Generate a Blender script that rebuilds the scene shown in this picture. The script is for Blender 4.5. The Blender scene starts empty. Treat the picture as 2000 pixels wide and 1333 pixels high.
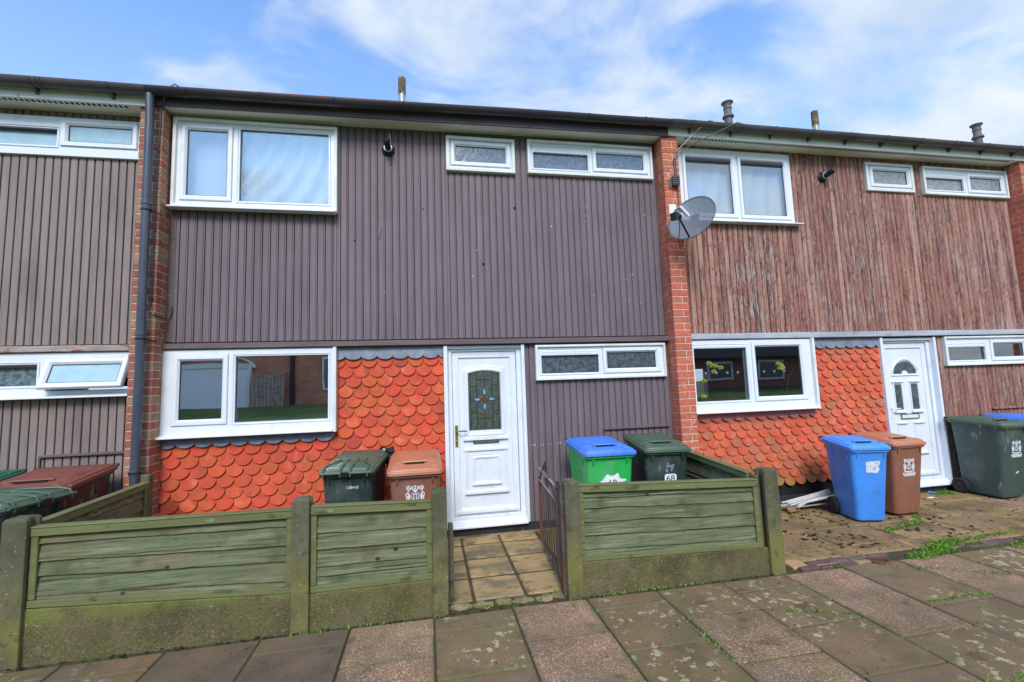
import bpy, bmesh, math, random
from mathutils import Vector, Matrix, noise as mnoise
random.seed(7)
sc = bpy.context.scene
COL = sc.collection
PI = math.pi
R = math.radians

# ------------------------------------------------------------------ camera, sky, sun, exposure
cam = bpy.data.cameras.new('camera'); camo = bpy.data.objects.new('camera', cam); COL.objects.link(camo)
cam.sensor_fit = 'HORIZONTAL'; cam.sensor_width = 36; cam.lens = 890 / 2000 * 36
cam.clip_start = .05; cam.clip_end = 2000
def cam_axes(p, y, r):
    cp, sp, cy, sy, cr, sr = math.cos(p), math.sin(p), math.cos(y), math.sin(y), math.cos(r), math.sin(r)
    F = Vector((sy*cp, cy*cp, sp)); R0 = Vector((cy, -sy, 0)); U0 = R0.cross(F)
    return R0*cr + U0*sr, -R0*sr + U0*cr, F
cr_, cu_, cf_ = cam_axes(R(5.634), R(10.61), R(-1.979))
M = Matrix((cr_, cu_, -cf_)).transposed().to_4x4(); M.translation = (0, -5, 0)
camo.matrix_world = M
sc.camera = camo

SUN_EL, SUN_AZ = R(41), R(190)         # azimuth measured clockwise from +Y: behind the camera, a little to its left
world = bpy.data.worlds.new('World'); sc.world = world; world.use_nodes = True
def build_world():
    nt = world.node_tree; nt.nodes.clear(); N = nt.nodes.new; L = nt.links.new
    out = N('ShaderNodeOutputWorld'); bg = N('ShaderNodeBackground'); bg.inputs[1].default_value = .10
    L(bg.outputs[0], out.inputs[0])
    sky = N('ShaderNodeTexSky'); sky.sky_type = 'NISHITA'; sky.sun_disc = False
    sky.sun_elevation = SUN_EL; sky.sun_rotation = SUN_AZ; sky.air_density = 1.0; sky.dust_density = .6; sky.ozone_density = 2.5
    tint = N('ShaderNodeMix'); tint.data_type = 'RGBA'; tint.blend_type = 'MULTIPLY'; tint.inputs[0].default_value = 1
    tint.inputs[7].default_value = (.76, 1.27, 1.8, 1); L(sky.outputs[0], tint.inputs[6])
    tc = N('ShaderNodeTexCoord'); sp = N('ShaderNodeSeparateXYZ'); L(tc.outputs['Generated'], sp.inputs[0])
    zc = N('ShaderNodeMath'); zc.operation = 'MAXIMUM'; zc.inputs[1].default_value = 0; L(sp.outputs[2], zc.inputs[0])
    za = N('ShaderNodeMath'); za.operation = 'ADD'; za.inputs[1].default_value = .22; L(zc.outputs[0], za.inputs[0])
    def div(o):
        d = N('ShaderNodeMath'); d.operation = 'DIVIDE'; L(o, d.inputs[0]); L(za.outputs[0], d.inputs[1]); return d.outputs[0]
    cx = N('ShaderNodeCombineXYZ'); L(div(sp.outputs[0]), cx.inputs[0]); L(div(sp.outputs[1]), cx.inputs[1])
    mp = N('ShaderNodeMapping'); mp.inputs['Location'].default_value = (6.9, 11.2, 2.5); mp.inputs['Scale'].default_value = (.75, 1.15, 1); L(cx.outputs[0], mp.inputs[0])
    n1 = N('ShaderNodeTexNoise'); n1.inputs['Scale'].default_value = 2.6; n1.inputs['Detail'].default_value = 9
    n1.inputs['Roughness'].default_value = .52; n1.inputs['Distortion'].default_value = .35; L(mp.outputs[0], n1.inputs['Vector'])
    b = N('ShaderNodeMath'); b.operation = 'MULTIPLY_ADD'; b.inputs[1].default_value = .13; L(cx.outputs[0], sp2 := N('ShaderNodeSeparateXYZ').inputs[0])
    sx = sp2.node; L(sx.outputs[0], b.inputs[0]); L(n1.outputs[0], b.inputs[2])
    rp = N('ShaderNodeValToRGB'); rp.color_ramp.elements[0].position = .42; rp.color_ramp.elements[1].position = .63
    rp.color_ramp.interpolation = 'EASE'; b2 = N('ShaderNodeMath'); b2.operation = 'SUBTRACT'; b2.inputs[1].default_value = .015; L(b.outputs[0], b2.inputs[0]); L(b2.outputs[0], rp.inputs[0])
    n2 = N('ShaderNodeTexNoise'); n2.inputs['Scale'].default_value = 3.2; n2.inputs['Detail'].default_value = 6; L(mp.outputs[0], n2.inputs['Vector'])
    cr = N('ShaderNodeValToRGB'); cr.color_ramp.elements[0].color = (3.0, 3.7, 4.7, 1); cr.color_ramp.elements[1].color = (4.4, 4.8, 5.2, 1)
    cr.color_ramp.elements[0].position = .35; cr.color_ramp.elements[1].position = .6; L(n2.outputs[0], cr.inputs[0])
    mx = N('ShaderNodeMix'); mx.data_type = 'RGBA'; L(rp.outputs[0], mx.inputs[0]); hz = N('ShaderNodeMapRange'); hz.inputs['From Min'].default_value = .77; hz.inputs['From Max'].default_value = .02; hz.inputs['To Max'].default_value = 1.0; L(zc.outputs[0], hz.inputs[0])
    hm_ = N('ShaderNodeMix'); hm_.data_type = 'RGBA'; hm_.inputs[7].default_value = (3.2, 4.3, 5.3, 1); L(hz.outputs[0], hm_.inputs[0]); L(tint.outputs[2], hm_.inputs[6]); L(hm_.outputs[2], mx.inputs[6]); L(cr.outputs[0], mx.inputs[7])
    L(mx.outputs[2], bg.inputs[0])
build_world()
sun = bpy.data.lights.new('sun', 'SUN'); sun.energy = 1.5; sun.angle = R(22); sun.color = (1, .96, .9)
suno = bpy.data.objects.new('sun', sun); COL.objects.link(suno); suno.location = (0, -8, 12)
sd = Vector((math.sin(SUN_AZ)*math.cos(SUN_EL), math.cos(SUN_AZ)*math.cos(SUN_EL), math.sin(SUN_EL)))
suno.rotation_euler = sd.to_track_quat('Z', 'Y').to_euler()
sc.view_settings.view_transform = 'Standard'; sc.view_settings.look = 'None'
sc.view_settings.exposure = 1.0; sc.view_settings.gamma = 1

# ------------------------------------------------------------------ mesh helpers
class MB:
    def __init__(s): s.v = []; s.f = []; s.m = []
    def add(s, vs, fs, mat=0):
        o = len(s.v); s.v += [tuple(v) for v in vs]; s.f += [tuple(i+o for i in f) for f in fs]; s.m += [mat]*len(fs); return s
    def box(s, x0, x1, y0, y1, z0, z1, mat=0, T=None):
        vs = [Vector(p) for p in ((x0,y0,z0),(x1,y0,z0),(x1,y1,z0),(x0,y1,z0),(x0,y0,z1),(x1,y0,z1),(x1,y1,z1),(x0,y1,z1))]
        if T is not None: vs = [T @ v for v in vs]
        return s.add(vs, [(0,3,2,1),(4,5,6,7),(0,1,5,4),(1,2,6,5),(2,3,7,6),(3,0,4,7)], mat)
    def prism(s, poly, f, mat=0, capmat=None):
        """poly: 2-D points; f(p, k) -> 3-D point with k=0 (front) and k=1 (back)"""
        n = len(poly); vs = [f(p, 0) for p in poly] + [f(p, 1) for p in poly]
        s.add(vs, [tuple(range(n)), tuple(range(2*n-1, n-1, -1))], mat if capmat is None else capmat)
        s.add(vs, [(i, i+n, (i+1) % n + n, (i+1) % n) for i in range(n)], mat); return s
    def ring(s, o, i, y0, y1, mat=0):
        """rectangular ring in XZ: o, i = (x0,x1,z0,z1); front y0, back y1"""
        def c(r, y): return [(r[0],y,r[2]),(r[1],y,r[2]),(r[1],y,r[3]),(r[0],y,r[3])]
        vs = c(o,y0)+c(i,y0)+c(o,y1)+c(i,y1); fs = []
        for k in range(4):
            n = (k+1) % 4
            fs += [(k,n,4+n,4+k),(8+n,8+k,12+k,12+n),(n,k,8+k,8+n),(4+k,4+n,12+n,12+k)]
        return s.add(vs, fs, mat)
    def tube(s, path, r, n=8, mat=0, cap=True):
        P = [Vector(p) for p in path]; rings = []; prev = None
        for i, p in enumerate(P):
            d = (P[min(i+1, len(P)-1)] - P[max(i-1, 0)]).normalized()
            if prev is None: a = d.cross(Vector((0,0,1)) if abs(d.z) < .9 else Vector((1,0,0))).normalized()
            else: a = (prev - d*prev.dot(d)).normalized()
            prev = a; b = d.cross(a); rr = r[i] if isinstance(r, (list, tuple)) else r
            rings.append([p + a*math.cos(2*PI*k/n)*rr + b*math.sin(2*PI*k/n)*rr for k in range(n)])
        return s.loft(rings, mat, cap)
    def loft(s, rings, mat=0, cap=True):
        n = len(rings[0]); vs = [v for r in rings for v in r]; fs = []
        for i in range(len(rings)-1):
            for k in range(n):
                fs.append((i*n+k, i*n+(k+1) % n, (i+1)*n+(k+1) % n, (i+1)*n+k))
        if cap: fs += [tuple(range(n-1, -1, -1)), tuple(range((len(rings)-1)*n, len(rings)*n))]
        return s.add(vs, fs, mat)
    def lathe(s, prof, T, n=20, mat=0, cap=True):
        return s.loft([[T @ Vector((r*math.cos(2*PI*k/n), r*math.sin(2*PI*k/n), h)) for k in range(n)] for r, h in prof], mat, cap)
    def blob(s, c, rx, ry, rz, mat=0, seed=0, amp=.25, n=8, m=5):
        c = Vector(c); rings = []
        for i in range(m+1):
            t = PI*i/m; ring = []
            for k in range(n):
                a = 2*PI*k/n; d = Vector((math.sin(t)*math.cos(a), math.sin(t)*math.sin(a), -math.cos(t)))
                q = 1 + amp*mnoise.noise(d*1.7 + Vector((seed*3.1, seed*1.3, seed)))*1.6
                ring.append(c + Vector((d.x*rx, d.y*ry, d.z*rz))*q)
            rings.append(ring)
        return s.loft(rings, mat)
    def build(s, name, mats, parent=None, smooth=False, bevel=0, seg=1, angle=40, sub=0, origin=None):
        me = bpy.data.meshes.new(name); me.from_pydata([tuple(v) for v in s.v], [], s.f); me.update()
        bm = bmesh.new(); bm.from_mesh(me); bmesh.ops.recalc_face_normals(bm, faces=bm.faces); bm.to_mesh(me); bm.free()
        if not isinstance(mats, (list, tuple)): mats = [mats]
        for m in mats: me.materials.append(m)
        for p, mi in zip(me.polygons, s.m): p.material_index = mi
        ob = bpy.data.objects.new(name, me); COL.objects.link(ob)
        if smooth:
            for p in me.polygons: p.use_smooth = True
            me.set_sharp_from_angle(angle=R(angle))
        if bevel:
            b = ob.modifiers.new('bevel', 'BEVEL'); b.width = bevel; b.segments = seg; b.limit_method = 'ANGLE'; b.angle_limit = R(35)
        if parent is not None:
            ob.parent = parent
            if parent.type == 'EMPTY' and not parent.get('_local'): ob.matrix_parent_inverse = Matrix.Translation(parent.location).inverted()
        elif origin is not None:
            for v in me.vertices: v.co -= Vector(origin)
            ob.location = origin
        return ob

def tag(o, label=None, cat=None, group=None, kind=None):
    if label: o['label'] = label
    if cat: o['category'] = cat
    if group: o['group'] = group
    if kind: o['kind'] = kind
    return o
def thing(name, loc, label, cat, group=None, rz=None):
    o = bpy.data.objects.new(name, None); COL.objects.link(o); o.location = loc; o.empty_display_size = .2
    if rz is not None: o.rotation_euler = (0, 0, rz); o['_local'] = 1
    return tag(o, label, cat, group)
def fill(x0, x1, z0, z1, holes):
    """rectangles covering x0..x1, z0..z1 minus the holes (hx0,hx1,hz0,hz1)"""
    xs = sorted({x0, x1} | {min(max(h[k], x0), x1) for h in holes for k in (0, 1)}); out = []
    for a, b in zip(xs, xs[1:]):
        if b - a < 1e-5: continue
        z = z0
        for h in sorted((h for h in holes if h[0] < b-1e-6 and h[1] > a+1e-6), key=lambda h: h[2]):
            if h[2] > z + 1e-4: out.append((a, b, z, min(h[2], z1)))
            z = max(z, h[3])
        if z < z1 - 1e-4: out.append((a, b, z, z1))
    return out
def text_obj(body, size, mat, parent, T, name='lettering', bold=0, sx=1):
    cu = bpy.data.curves.new('t', 'FONT'); cu.body = body; cu.size = size; cu.align_x = 'CENTER'; cu.align_y = 'CENTER'; cu.extrude = .0006; cu.offset = bold
    o = bpy.data.objects.new('t', cu); COL.objects.link(o)
    dg = bpy.context.evaluated_depsgraph_get(); me = bpy.data.meshes.new_from_object(o.evaluated_get(dg))
    bpy.data.objects.remove(o); me.materials.clear(); me.materials.append(mat); me.name = name
    me.transform(T @ Matrix.Diagonal((sx, 1, 1, 1)))
    ob = bpy.data.objects.new(name, me); COL.objects.link(ob); ob.parent = parent
    if parent.type == 'EMPTY' and not parent.get('_local'): ob.matrix_parent_inverse = Matrix.Translation(parent.location).inverted()
    return ob

# ------------------------------------------------------------------ materials
def S(r, g, b):
    return tuple((c/12.92 if c <= .04045 else ((c+.055)/1.055)**2.4) for c in (r/255, g/255, b/255)) + (1,)
def pm(name, c1, c2=None, scale=6, stretch=(1,1,1), rough=.6, bump=0, bscale=None, bstretch=None, isl=0, hue=0, icoord=0, layers=(), spec=.4, detail=6, lo=.35, hi=.65, metal=0, coat=0, border=False):
    """layered noise material.  layers: dicts c, scale, stretch, lo, hi, amt, z=(z0,z1) height mask, isl=threshold, vor"""
    m = bpy.data.materials.new(name); m.use_nodes = True; nt = m.node_tree; N = nt.nodes.new; L = nt.links.new
    bs = nt.nodes['Principled BSDF']; bs.inputs['Roughness'].default_value = rough; bs.inputs['Specular IOR Level'].default_value = spec; bs.inputs['Metallic'].default_value = metal
    bs.inputs['Coat Weight'].default_value = coat
    tc = N('ShaderNodeTexCoord'); geo = N('ShaderNodeNewGeometry') if (isl or icoord or any(l.get('isl') for l in layers)) else None
    src = tc.outputs['Object']
    def noise(sc_, st, det=detail, vor=False, off=0, glob=False):
        mp = N('ShaderNodeMapping'); mp.inputs['Scale'].default_value = st; mp.inputs['Location'].default_value = (off, off*.7, off*1.3); L(src if not glob else tc.outputs['Object'], mp.inputs[0])
        if vor:
            n = N('ShaderNodeTexVoronoi'); n.inputs['Scale'].default_value = sc_; L(mp.outputs[0], n.inputs['Vector']); return n.outputs['Color' if vor == 'c' else 'Distance']
        n = N('ShaderNodeTexNoise'); n.inputs['Scale'].default_value = sc_; n.inputs['Detail'].default_value = det; n.inputs['Roughness'].default_value = .6
        L(mp.outputs[0], n.inputs['Vector']); return n.outputs[0]
    if icoord:
        sc_n = N('ShaderNodeMath'); sc_n.operation = 'MULTIPLY'; sc_n.inputs[1].default_value = icoord; L(geo.outputs['Random Per Island'], sc_n.inputs[0])
        va = N('ShaderNodeVectorMath'); va.operation = 'ADD'; L(src, va.inputs[0]); L(sc_n.outputs[0], va.inputs[1]); src = va.outputs[0]
    def ramp(o, lo, hi):
        r = N('ShaderNodeMapRange'); r.inputs['From Min'].default_value = lo; r.inputs['From Max'].default_value = hi; L(o, r.inputs[0]); return r.outputs[0]
    def mul(a, b):
        x = N('ShaderNodeMath'); x.operation = 'MULTIPLY'
        for k, q in ((0, a), (1, b)):
            if isinstance(q, (int, float)): x.inputs[k].default_value = q
            else: L(q, x.inputs[k])
        return x.outputs[0]
    def mix(f, a, b):
        x = N('ShaderNodeMix'); x.data_type = 'RGBA'
        if isinstance(f, (int, float)): x.inputs[0].default_value = f
        else: L(f, x.inputs[0])
        for k, q in ((6, a), (7, b)):
            if isinstance(q, tuple): x.inputs[k].default_value = q
            else: L(q, x.inputs[k])
        return x.outputs[2]
    col = c1
    if c2 is not None: col = mix(ramp(noise(scale, stretch), lo, hi), c1, c2)
    if isl:
        h = N('ShaderNodeHueSaturation')
        if isinstance(col, tuple): h.inputs['Color'].default_value = col
        else: L(col, h.inputs['Color'])
        r = N('ShaderNodeMapRange'); r.inputs['To Min'].default_value = 1-isl; r.inputs['To Max'].default_value = 1+isl; L(geo.outputs['Random Per Island'], r.inputs[0]); L(r.outputs[0], h.inputs['Value'])
        if hue:
            w = N('ShaderNodeTexWhiteNoise'); w.noise_dimensions = '1D'; L(geo.outputs['Random Per Island'], w.inputs['W'])
            r2 = N('ShaderNodeMapRange'); r2.inputs['To Min'].default_value = .5-hue; r2.inputs['To Max'].default_value = .5+hue; L(w.outputs[0], r2.inputs[0]); L(r2.outputs[0], h.inputs['Hue'])
        col = h.outputs[0]
    for i, l in enumerate(layers):
        f = ramp(noise(l.get('scale', 5), l.get('stretch', (1,1,1)), l.get('detail', 6), l.get('vor', False), 3.7*(i+1), l.get('glob', False)), l.get('lo', .5), l.get('hi', .6))
        if 'mask' in l:
            f = mul(f, ramp(noise(l['mask'][0], (1,1,1), 3, False, 9.1*(i+1), True), l['mask'][1], l['mask'][2]))
        if 'z' in l:
            sp = N('ShaderNodeSeparateXYZ'); L(tc.outputs['Object'], sp.inputs[0]); f = mul(f, ramp(sp.outputs[2], *l['z']))
        if l.get('isl'):
            w = N('ShaderNodeTexWhiteNoise'); w.noise_dimensions = '1D'; a = N('ShaderNodeMath'); a.operation = 'ADD'; a.inputs[1].default_value = i+1.5
            L(geo.outputs['Random Per Island'], a.inputs[0]); L(a.outputs[0], w.inputs['W']); f = mul(f, ramp(w.outputs[0], l['isl'], l['isl']+.12))
        col = mix(mul(f, l.get('amt', 1)), col, l['c'])
    if border:
        sp = N('ShaderNodeSeparateXYZ'); L(tc.outputs['Object'], sp.inputs[0])
        def mth(op, a, b_=None):
            x = N('ShaderNodeMath'); x.operation = op
            for k, q in ((0, a), (1, b_)):
                if q is None: continue
                if isinstance(q, (int, float)): x.inputs[k].default_value = q
                else: L(q, x.inputs[k])
            return x.outputs[0]
        u = mth('DIVIDE', mth('ADD', sp.outputs[0], .527), .545); par_ = mth('FLOORED_MODULO', mth('FLOOR', u), 2.0)
        v = mth('DIVIDE', mth('ADD', mth('ADD', sp.outputs[1], 2.10), mth('MULTIPLY', par_, .245)), .492)
        du = mth('ABSOLUTE', mth('SUBTRACT', mth('FRACT', u), .5)); dv = mth('ABSOLUTE', mth('SUBTRACT', mth('FRACT', v), .5))
        e_ = mth('ADD', mth('MAXIMUM', du, dv), mth('MULTIPLY', mth('SUBTRACT', noise(4, (1,1,1), 6, glob=True), .5), .30))
        col = mix(mul(ramp(e_, .41, .52), .65), col, S(98,88,66)); col = mix(mul(ramp(mth('ADD', mth('MAXIMUM', du, dv), mth('MULTIPLY', mth('SUBTRACT', noise(2.2, (1,1,1), 5, off=5, glob=True), .5), .25)), .475, .53), .5), col, S(98,106,52))
    if isinstance(col, tuple): bs.inputs['Base Color'].default_value = col
    else: L(col, bs.inputs['Base Color'])
    if bump:
        b = N('ShaderNodeBump'); b.inputs['Strength'].default_value = 1; b.inputs['Distance'].default_value = bump
        L(noise(bscale or scale*4, bstretch or stretch), b.inputs['Height']); L(b.outputs[0], bs.inputs['Normal'])
    return m
def glass(name, tint=(.9,.95,.95,1), f0=.10, wav=0):
    m = bpy.data.materials.new(name); m.use_nodes = True; nt = m.node_tree; nt.nodes.clear(); N = nt.nodes.new; L = nt.links.new
    out = N('ShaderNodeOutputMaterial'); mx = N('ShaderNodeMixShader'); tr = N('ShaderNodeBsdfTransparent'); gl = N('ShaderNodeBsdfGlossy')
    tr.inputs[0].default_value = tint; gl.inputs['Roughness'].default_value = .0
    lw = N('ShaderNodeLayerWeight'); lw.inputs[0].default_value = .5; pw = N('ShaderNodeMath'); pw.operation = 'POWER'; pw.inputs[1].default_value = 5; L(lw.outputs['Facing'], pw.inputs[0])
    fr = N('ShaderNodeMapRange'); fr.inputs['To Min'].default_value = f0; L(pw.outputs[0], fr.inputs[0])
    if wav:
        tc = N('ShaderNodeTexCoord'); n = N('ShaderNodeTexNoise'); n.inputs['Scale'].default_value = 2.5; n.inputs['Detail'].default_value = 1; b = N('ShaderNodeBump'); b.inputs['Distance'].default_value = wav
        L(tc.outputs['Object'], n.inputs['Vector']); L(n.outputs[0], b.inputs['Height']); L(b.outputs[0], gl.inputs['Normal'])
    L(fr.outputs[0], mx.inputs[0]); L(tr.outputs[0], mx.inputs[1]); L(gl.outputs[0], mx.inputs[2]); L(mx.outputs[0], out.inputs[0])
    return m
def obscure(name, c1, c2, scale=30, rough=.18, spec=.9):
    return pm(name, c1, c2, scale=scale, rough=rough, bump=.004, bscale=scale*.7, spec=spec, detail=3, lo=.42, hi=.6)

streak = dict(c=S(78,72,74), scale=9, stretch=(3,1,.07), lo=.56, hi=.74, amt=.4)
streak2 = dict(c=S(150,142,146), scale=8, stretch=(3,1,.08), lo=.6, hi=.74, amt=.35)
dirt = dict(c=S(60,52,50), scale=3, stretch=(1,1,.25), lo=.52, hi=.75, amt=.35)
m_clad = pm('brown_painted_boards', S(112,99,103), S(122,106,112), 5, (4,4,.4), rough=.62, bump=.0012, bscale=40, bstretch=(6,6,.5), isl=.06, layers=[dirt, streak, streak2,
            dict(c=S(93,79,81), scale=1.1, stretch=(1,1,1), lo=.5, hi=.75, amt=.45), dict(c=S(206,195,195), scale=46, lo=.765, hi=.775, amt=.8, stretch=(1,1,.45), mask=(3,.52,.6))])
m_cladL = pm('taupe_painted_boards', S(136,121,115), S(147,130,123), 5, (4,4,.4), rough=.6, bump=.0012, bscale=40, bstretch=(6,6,.5), isl=.05, layers=[dirt, streak, streak2, dict(c=S(106,92,89), scale=1.1, lo=.5, hi=.75, amt=.4)])
m_cladR = pm('peeling_red_boards', S(140,92,80), S(159,110,96), 4, (3,3,.5), rough=.85, bump=.003, bscale=26, bstretch=(5,5,.6), isl=.16, hue=.006, icoord=31, layers=[
            dict(c=S(190,148,129), scale=1.6, stretch=(1,1,.3), lo=.42, hi=.6, amt=.75, isl=.5),
            dict(c=S(102,66,59), scale=6, stretch=(3,3,.25), lo=.50, hi=.62, amt=.85),
            dict(c=S(165,158,151), scale=11, stretch=(4,4,.4), lo=.54, hi=.58, amt=.85, mask=(.8,.42,.62)),
            dict(c=S(175,152,139), scale=26, stretch=(2.6,2.6,.6), lo=.58, hi=.62, amt=.75),
            dict(c=S(75,45,41), scale=30, stretch=(2,2,.45), lo=.58, hi=.63, amt=.85)])
m_gap = pm('dark_gap', S(30,26,27), rough=.9)
m_groove = pm('shaded_groove_paint', S(62,56,60), rough=.8)
m_timber = pm('brown_painted_timber', S(112,96,96), S(96,82,83), 8, (.4,3,3), rough=.6, bump=.001, bscale=30, bstretch=(.5,4,4), layers=[dict(c=S(150,138,132), scale=10, stretch=(.6,3,3), lo=.66, hi=.7, amt=.6)])
m_oldwood = pm('weathered_timber', S(176,166,156), S(140,126,118), 8, (.5,4,4), rough=.85, bump=.002, bscale=20, bstretch=(.6,5,5), layers=[dict(c=S(150,88,74), scale=5, stretch=(.7,2,2), lo=.58, hi=.64)])
m_fasciaM = pm('brown_fascia_paint', S(92,82,90), S(80,70,76), 3, (.5,1,1), rough=.5)
m_white = pm('white_upvc', S(231,235,241), S(223,228,235), 2, rough=.28, spec=.5, layers=[dict(c=S(180,176,160), scale=9, stretch=(1,1,.5), lo=.58, hi=.76, amt=.4), dict(c=S(192,186,166), scale=14, stretch=(1,1,.12), lo=.58, hi=.74, amt=.35)])
m_whitewood = pm('white_painted_wood', S(230,232,230), S(216,218,212), 4, rough=.5, layers=[dict(c=S(120,112,98), scale=14, stretch=(1,1,1), lo=.63, hi=.72, amt=.55), dict(c=S(196,190,164), scale=4, lo=.5, hi=.7, amt=.4)])
m_soffit = pm('white_soffit', S(245,245,236), S(223,223,215), 2, (.4,2,1), rough=.55, layers=[dict(c=S(163,161,150), scale=12, stretch=(1,3,1), lo=.6, hi=.75, amt=.5)])
m_gasket = pm('black_gasket', S(64,68,75), rough=.5)
m_gutter = pm('brown_plastic_gutter', S(72,66,70), S(88,82,84), 4, (.5,1,1), rough=.38, spec=.5, layers=[dict(c=S(112,108,104), scale=8, stretch=(.4,1,1), lo=.56, hi=.75, amt=.4)])
m_gutterD = pm('dark_plastic_gutter', S(50,46,52), S(62,58,64), 4, (.5,1,1), rough=.28, spec=.55)
m_pipe = pm('blue_grey_drainpipe', S(62,68,82), S(72,78,92), 4, rough=.32, spec=.6)
m_black = pm('black_plastic', S(26,26,30), S(34,34,38), 8, rough=.38)
m_lead = pm('lead_sheet', S(128,138,152), S(104,112,126), 7, rough=.45, bump=.002, layers=[dict(c=S(170,178,188), scale=12, lo=.55, hi=.72, amt=.6)])
m_leadR = pm('red_stained_lead', S(178,92,88), S(158,108,108), 7, rough=.6, bump=.002, layers=[dict(c=S(196,140,138), scale=9, lo=.5, hi=.7, amt=.6)])
m_flash = pm('silver_flashing', S(186,190,198), S(158,162,172), 4, (.4,2,2), rough=.4, bump=.001, layers=[dict(c=S(120,118,120), scale=9, stretch=(.6,2,2), lo=.58, hi=.7, amt=.6)])
tile_l = [dict(c=S(168,80,54), scale=2.2, lo=.46, hi=.70, amt=.55), dict(c=S(118,80,58), scale=10, lo=.52, hi=.68, amt=.7, mask=(1.3,.46,.6)), dict(c=S(150,128,70), scale=14, lo=.6, hi=.68, amt=.6, mask=(1.9,.5,.6)), dict(c=S(236,200,180), scale=36, lo=.69, hi=.73, amt=.55), dict(c=S(226,132,100), scale=6, lo=.56, hi=.7, amt=.5)]
m_tile = pm('terracotta_tile', S(214,89,57), S(194,78,49), 14, rough=.85, bump=.0012, bscale=60, isl=.10, hue=.006, icoord=17, layers=tile_l + [dict(c=S(147,64,55), scale=1, lo=0, hi=.1, amt=.6, isl=.86)])
m_tileR = pm('weathered_terracotta_tile', S(216,98,66), S(196,84,58), 14, rough=.85, bump=.0012, bscale=60, isl=.11, hue=.006, icoord=17, layers=tile_l + [
            dict(c=S(160,104,80), scale=1, lo=0, hi=.1, amt=.6, isl=.72), dict(c=S(196,140,120), scale=8, lo=.52, hi=.68, amt=.5), dict(c=S(138,124,60), scale=8, lo=.42, hi=.58, amt=.8, z=(-.85,-1.35), mask=(1.2,.40,.53))])
m_brick = pm('red_brick', S(201,113,88), S(180,95,72), 30, rough=.88, bump=.002, bscale=90, isl=.13, hue=.006, icoord=9, layers=[
            dict(c=S(168,128,99), scale=6, lo=.5, hi=.65, amt=.5, isl=.62), dict(c=S(230,205,187), scale=18, lo=.60, hi=.7, amt=.5), dict(c=S(118,70,59), scale=14, lo=.6, hi=.7, amt=.5)])
m_brickL = pm('mixed_brown_brick', S(168,104,86), S(146,88,72), 30, rough=.9, bump=.002, bscale=90, isl=.16, hue=.006, icoord=9, layers=[
            dict(c=S(158,132,104), scale=1, lo=0, hi=.1, amt=.75, isl=.5), dict(c=S(104,74,66), scale=8, lo=.55, hi=.68, amt=.5), dict(c=S(216,200,188), scale=22, lo=.62, hi=.70, amt=.55)])
m_mortar = pm('lime_mortar', S(222,204,184), S(202,184,164), 20, rough=.95)
m_plinth = pm('black_bitumen_plinth', S(40,42,50), S(54,56,62), 8, rough=.55, layers=[dict(c=S(120,120,122), scale=14, lo=.62, hi=.72, amt=.5)])
m_roof = pm('red_roof_tile', S(150,84,70), S(128,70,60), 4, rough=.85)
m_inner = pm('room_plaster', S(168,160,150), rough=.9)
m_carpet = pm('room_floor', S(92,84,76), rough=.95)
m_curtain = pm('sheer_white_curtain', S(236,238,240), S(226,230,234), 3, (8,1,.3), rough=.9)
m_glass = glass('window_glass', f0=.72, wav=.0006); m_glassR = glass('dim_window_glass', f0=.20, wav=.0006); m_glassup = glass('upper_window_glass', (.93,.97,.99,1), .26, wav=.0006)
m_obsM = obscure('patterned_glass', S(92,106,122), S(112,126,142), 26)
m_obsL = obscure('frosted_glass', S(168,196,204), S(160,188,198), 8, rough=.12)
m_obsW = obscure('swirl_glass', S(78,94,98), S(120,138,140), 22)
m_obsR = obscure('pale_obscured_glass', S(122,130,136), S(146,152,156), 16, rough=.2)
m_obsG = obscure('dim_patterned_glass', S(66,74,80), S(92,102,106), 24)
m_obsD = obscure('door_textured_glass', S(62,68,60), S(84,92,80), 60, rough=.2)
m_leadline = pm('leading', S(32,36,36), rough=.5)
m_blueglass = pm('blue_glass', S(104,160,196), rough=.15, spec=.8); m_redglass = pm('red_glass', S(120,46,38), rough=.15, spec=.8)
m_brass = pm('aged_brass', S(150,136,64), S(120,112,60), 8, rough=.35, metal=.6); m_letter = pm('brass_flap', S(138,152,112), S(120,136,100), 6, rough=.3, metal=.3)
m_rust = pm('rust', S(140,72,46), S(96,56,44), 18, rough=.85)
m_iron = pm('worn_iron', S(67,55,50), S(94,90,88), 14, (1,1,.6), rough=.7, layers=[dict(c=S(104,56,38), scale=10, lo=.5, hi=.62, amt=.8)])
m_ironred = pm('red_oxide_iron', S(132,80,60), S(110,58,46), 14, rough=.75)
m_worniron = pm('worn_bright_iron', S(168,160,158), S(126,112,106), 16, rough=.6)
m_galv = pm('galvanised_steel', S(176,182,188), S(150,156,162), 10, rough=.4, metal=.4)
m_stack = pm('lichen_covered_pipe', S(112,98,76), S(80,72,62), 22, rough=.9, layers=[dict(c=S(164,122,66), scale=18, lo=.52, hi=.62), dict(c=S(180,178,168), scale=26, lo=.6, hi=.68)])
m_vent = pm('grey_vent_plastic', S(108,106,108), S(92,90,92), 6, rough=.6)
m_dish = bpy.data.materials.new('perforated_grey_mesh')
def dish_mat():
    m_dish.use_nodes = True; nt = m_dish.node_tree; N = nt.nodes.new; L = nt.links.new; bs = nt.nodes['Principled BSDF']
    bs.inputs['Base Color'].default_value = S(128,134,144); bs.inputs['Roughness'].default_value = .5
    mx = N('ShaderNodeMixShader'); tr = N('ShaderNodeBsdfTransparent'); mx.inputs[0].default_value = .62
    L(tr.outputs[0], mx.inputs[1]); L(bs.outputs[0], mx.inputs[2]); L(mx.outputs[0], nt.nodes['Material Output'].inputs[0])
dish_mat()
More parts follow.
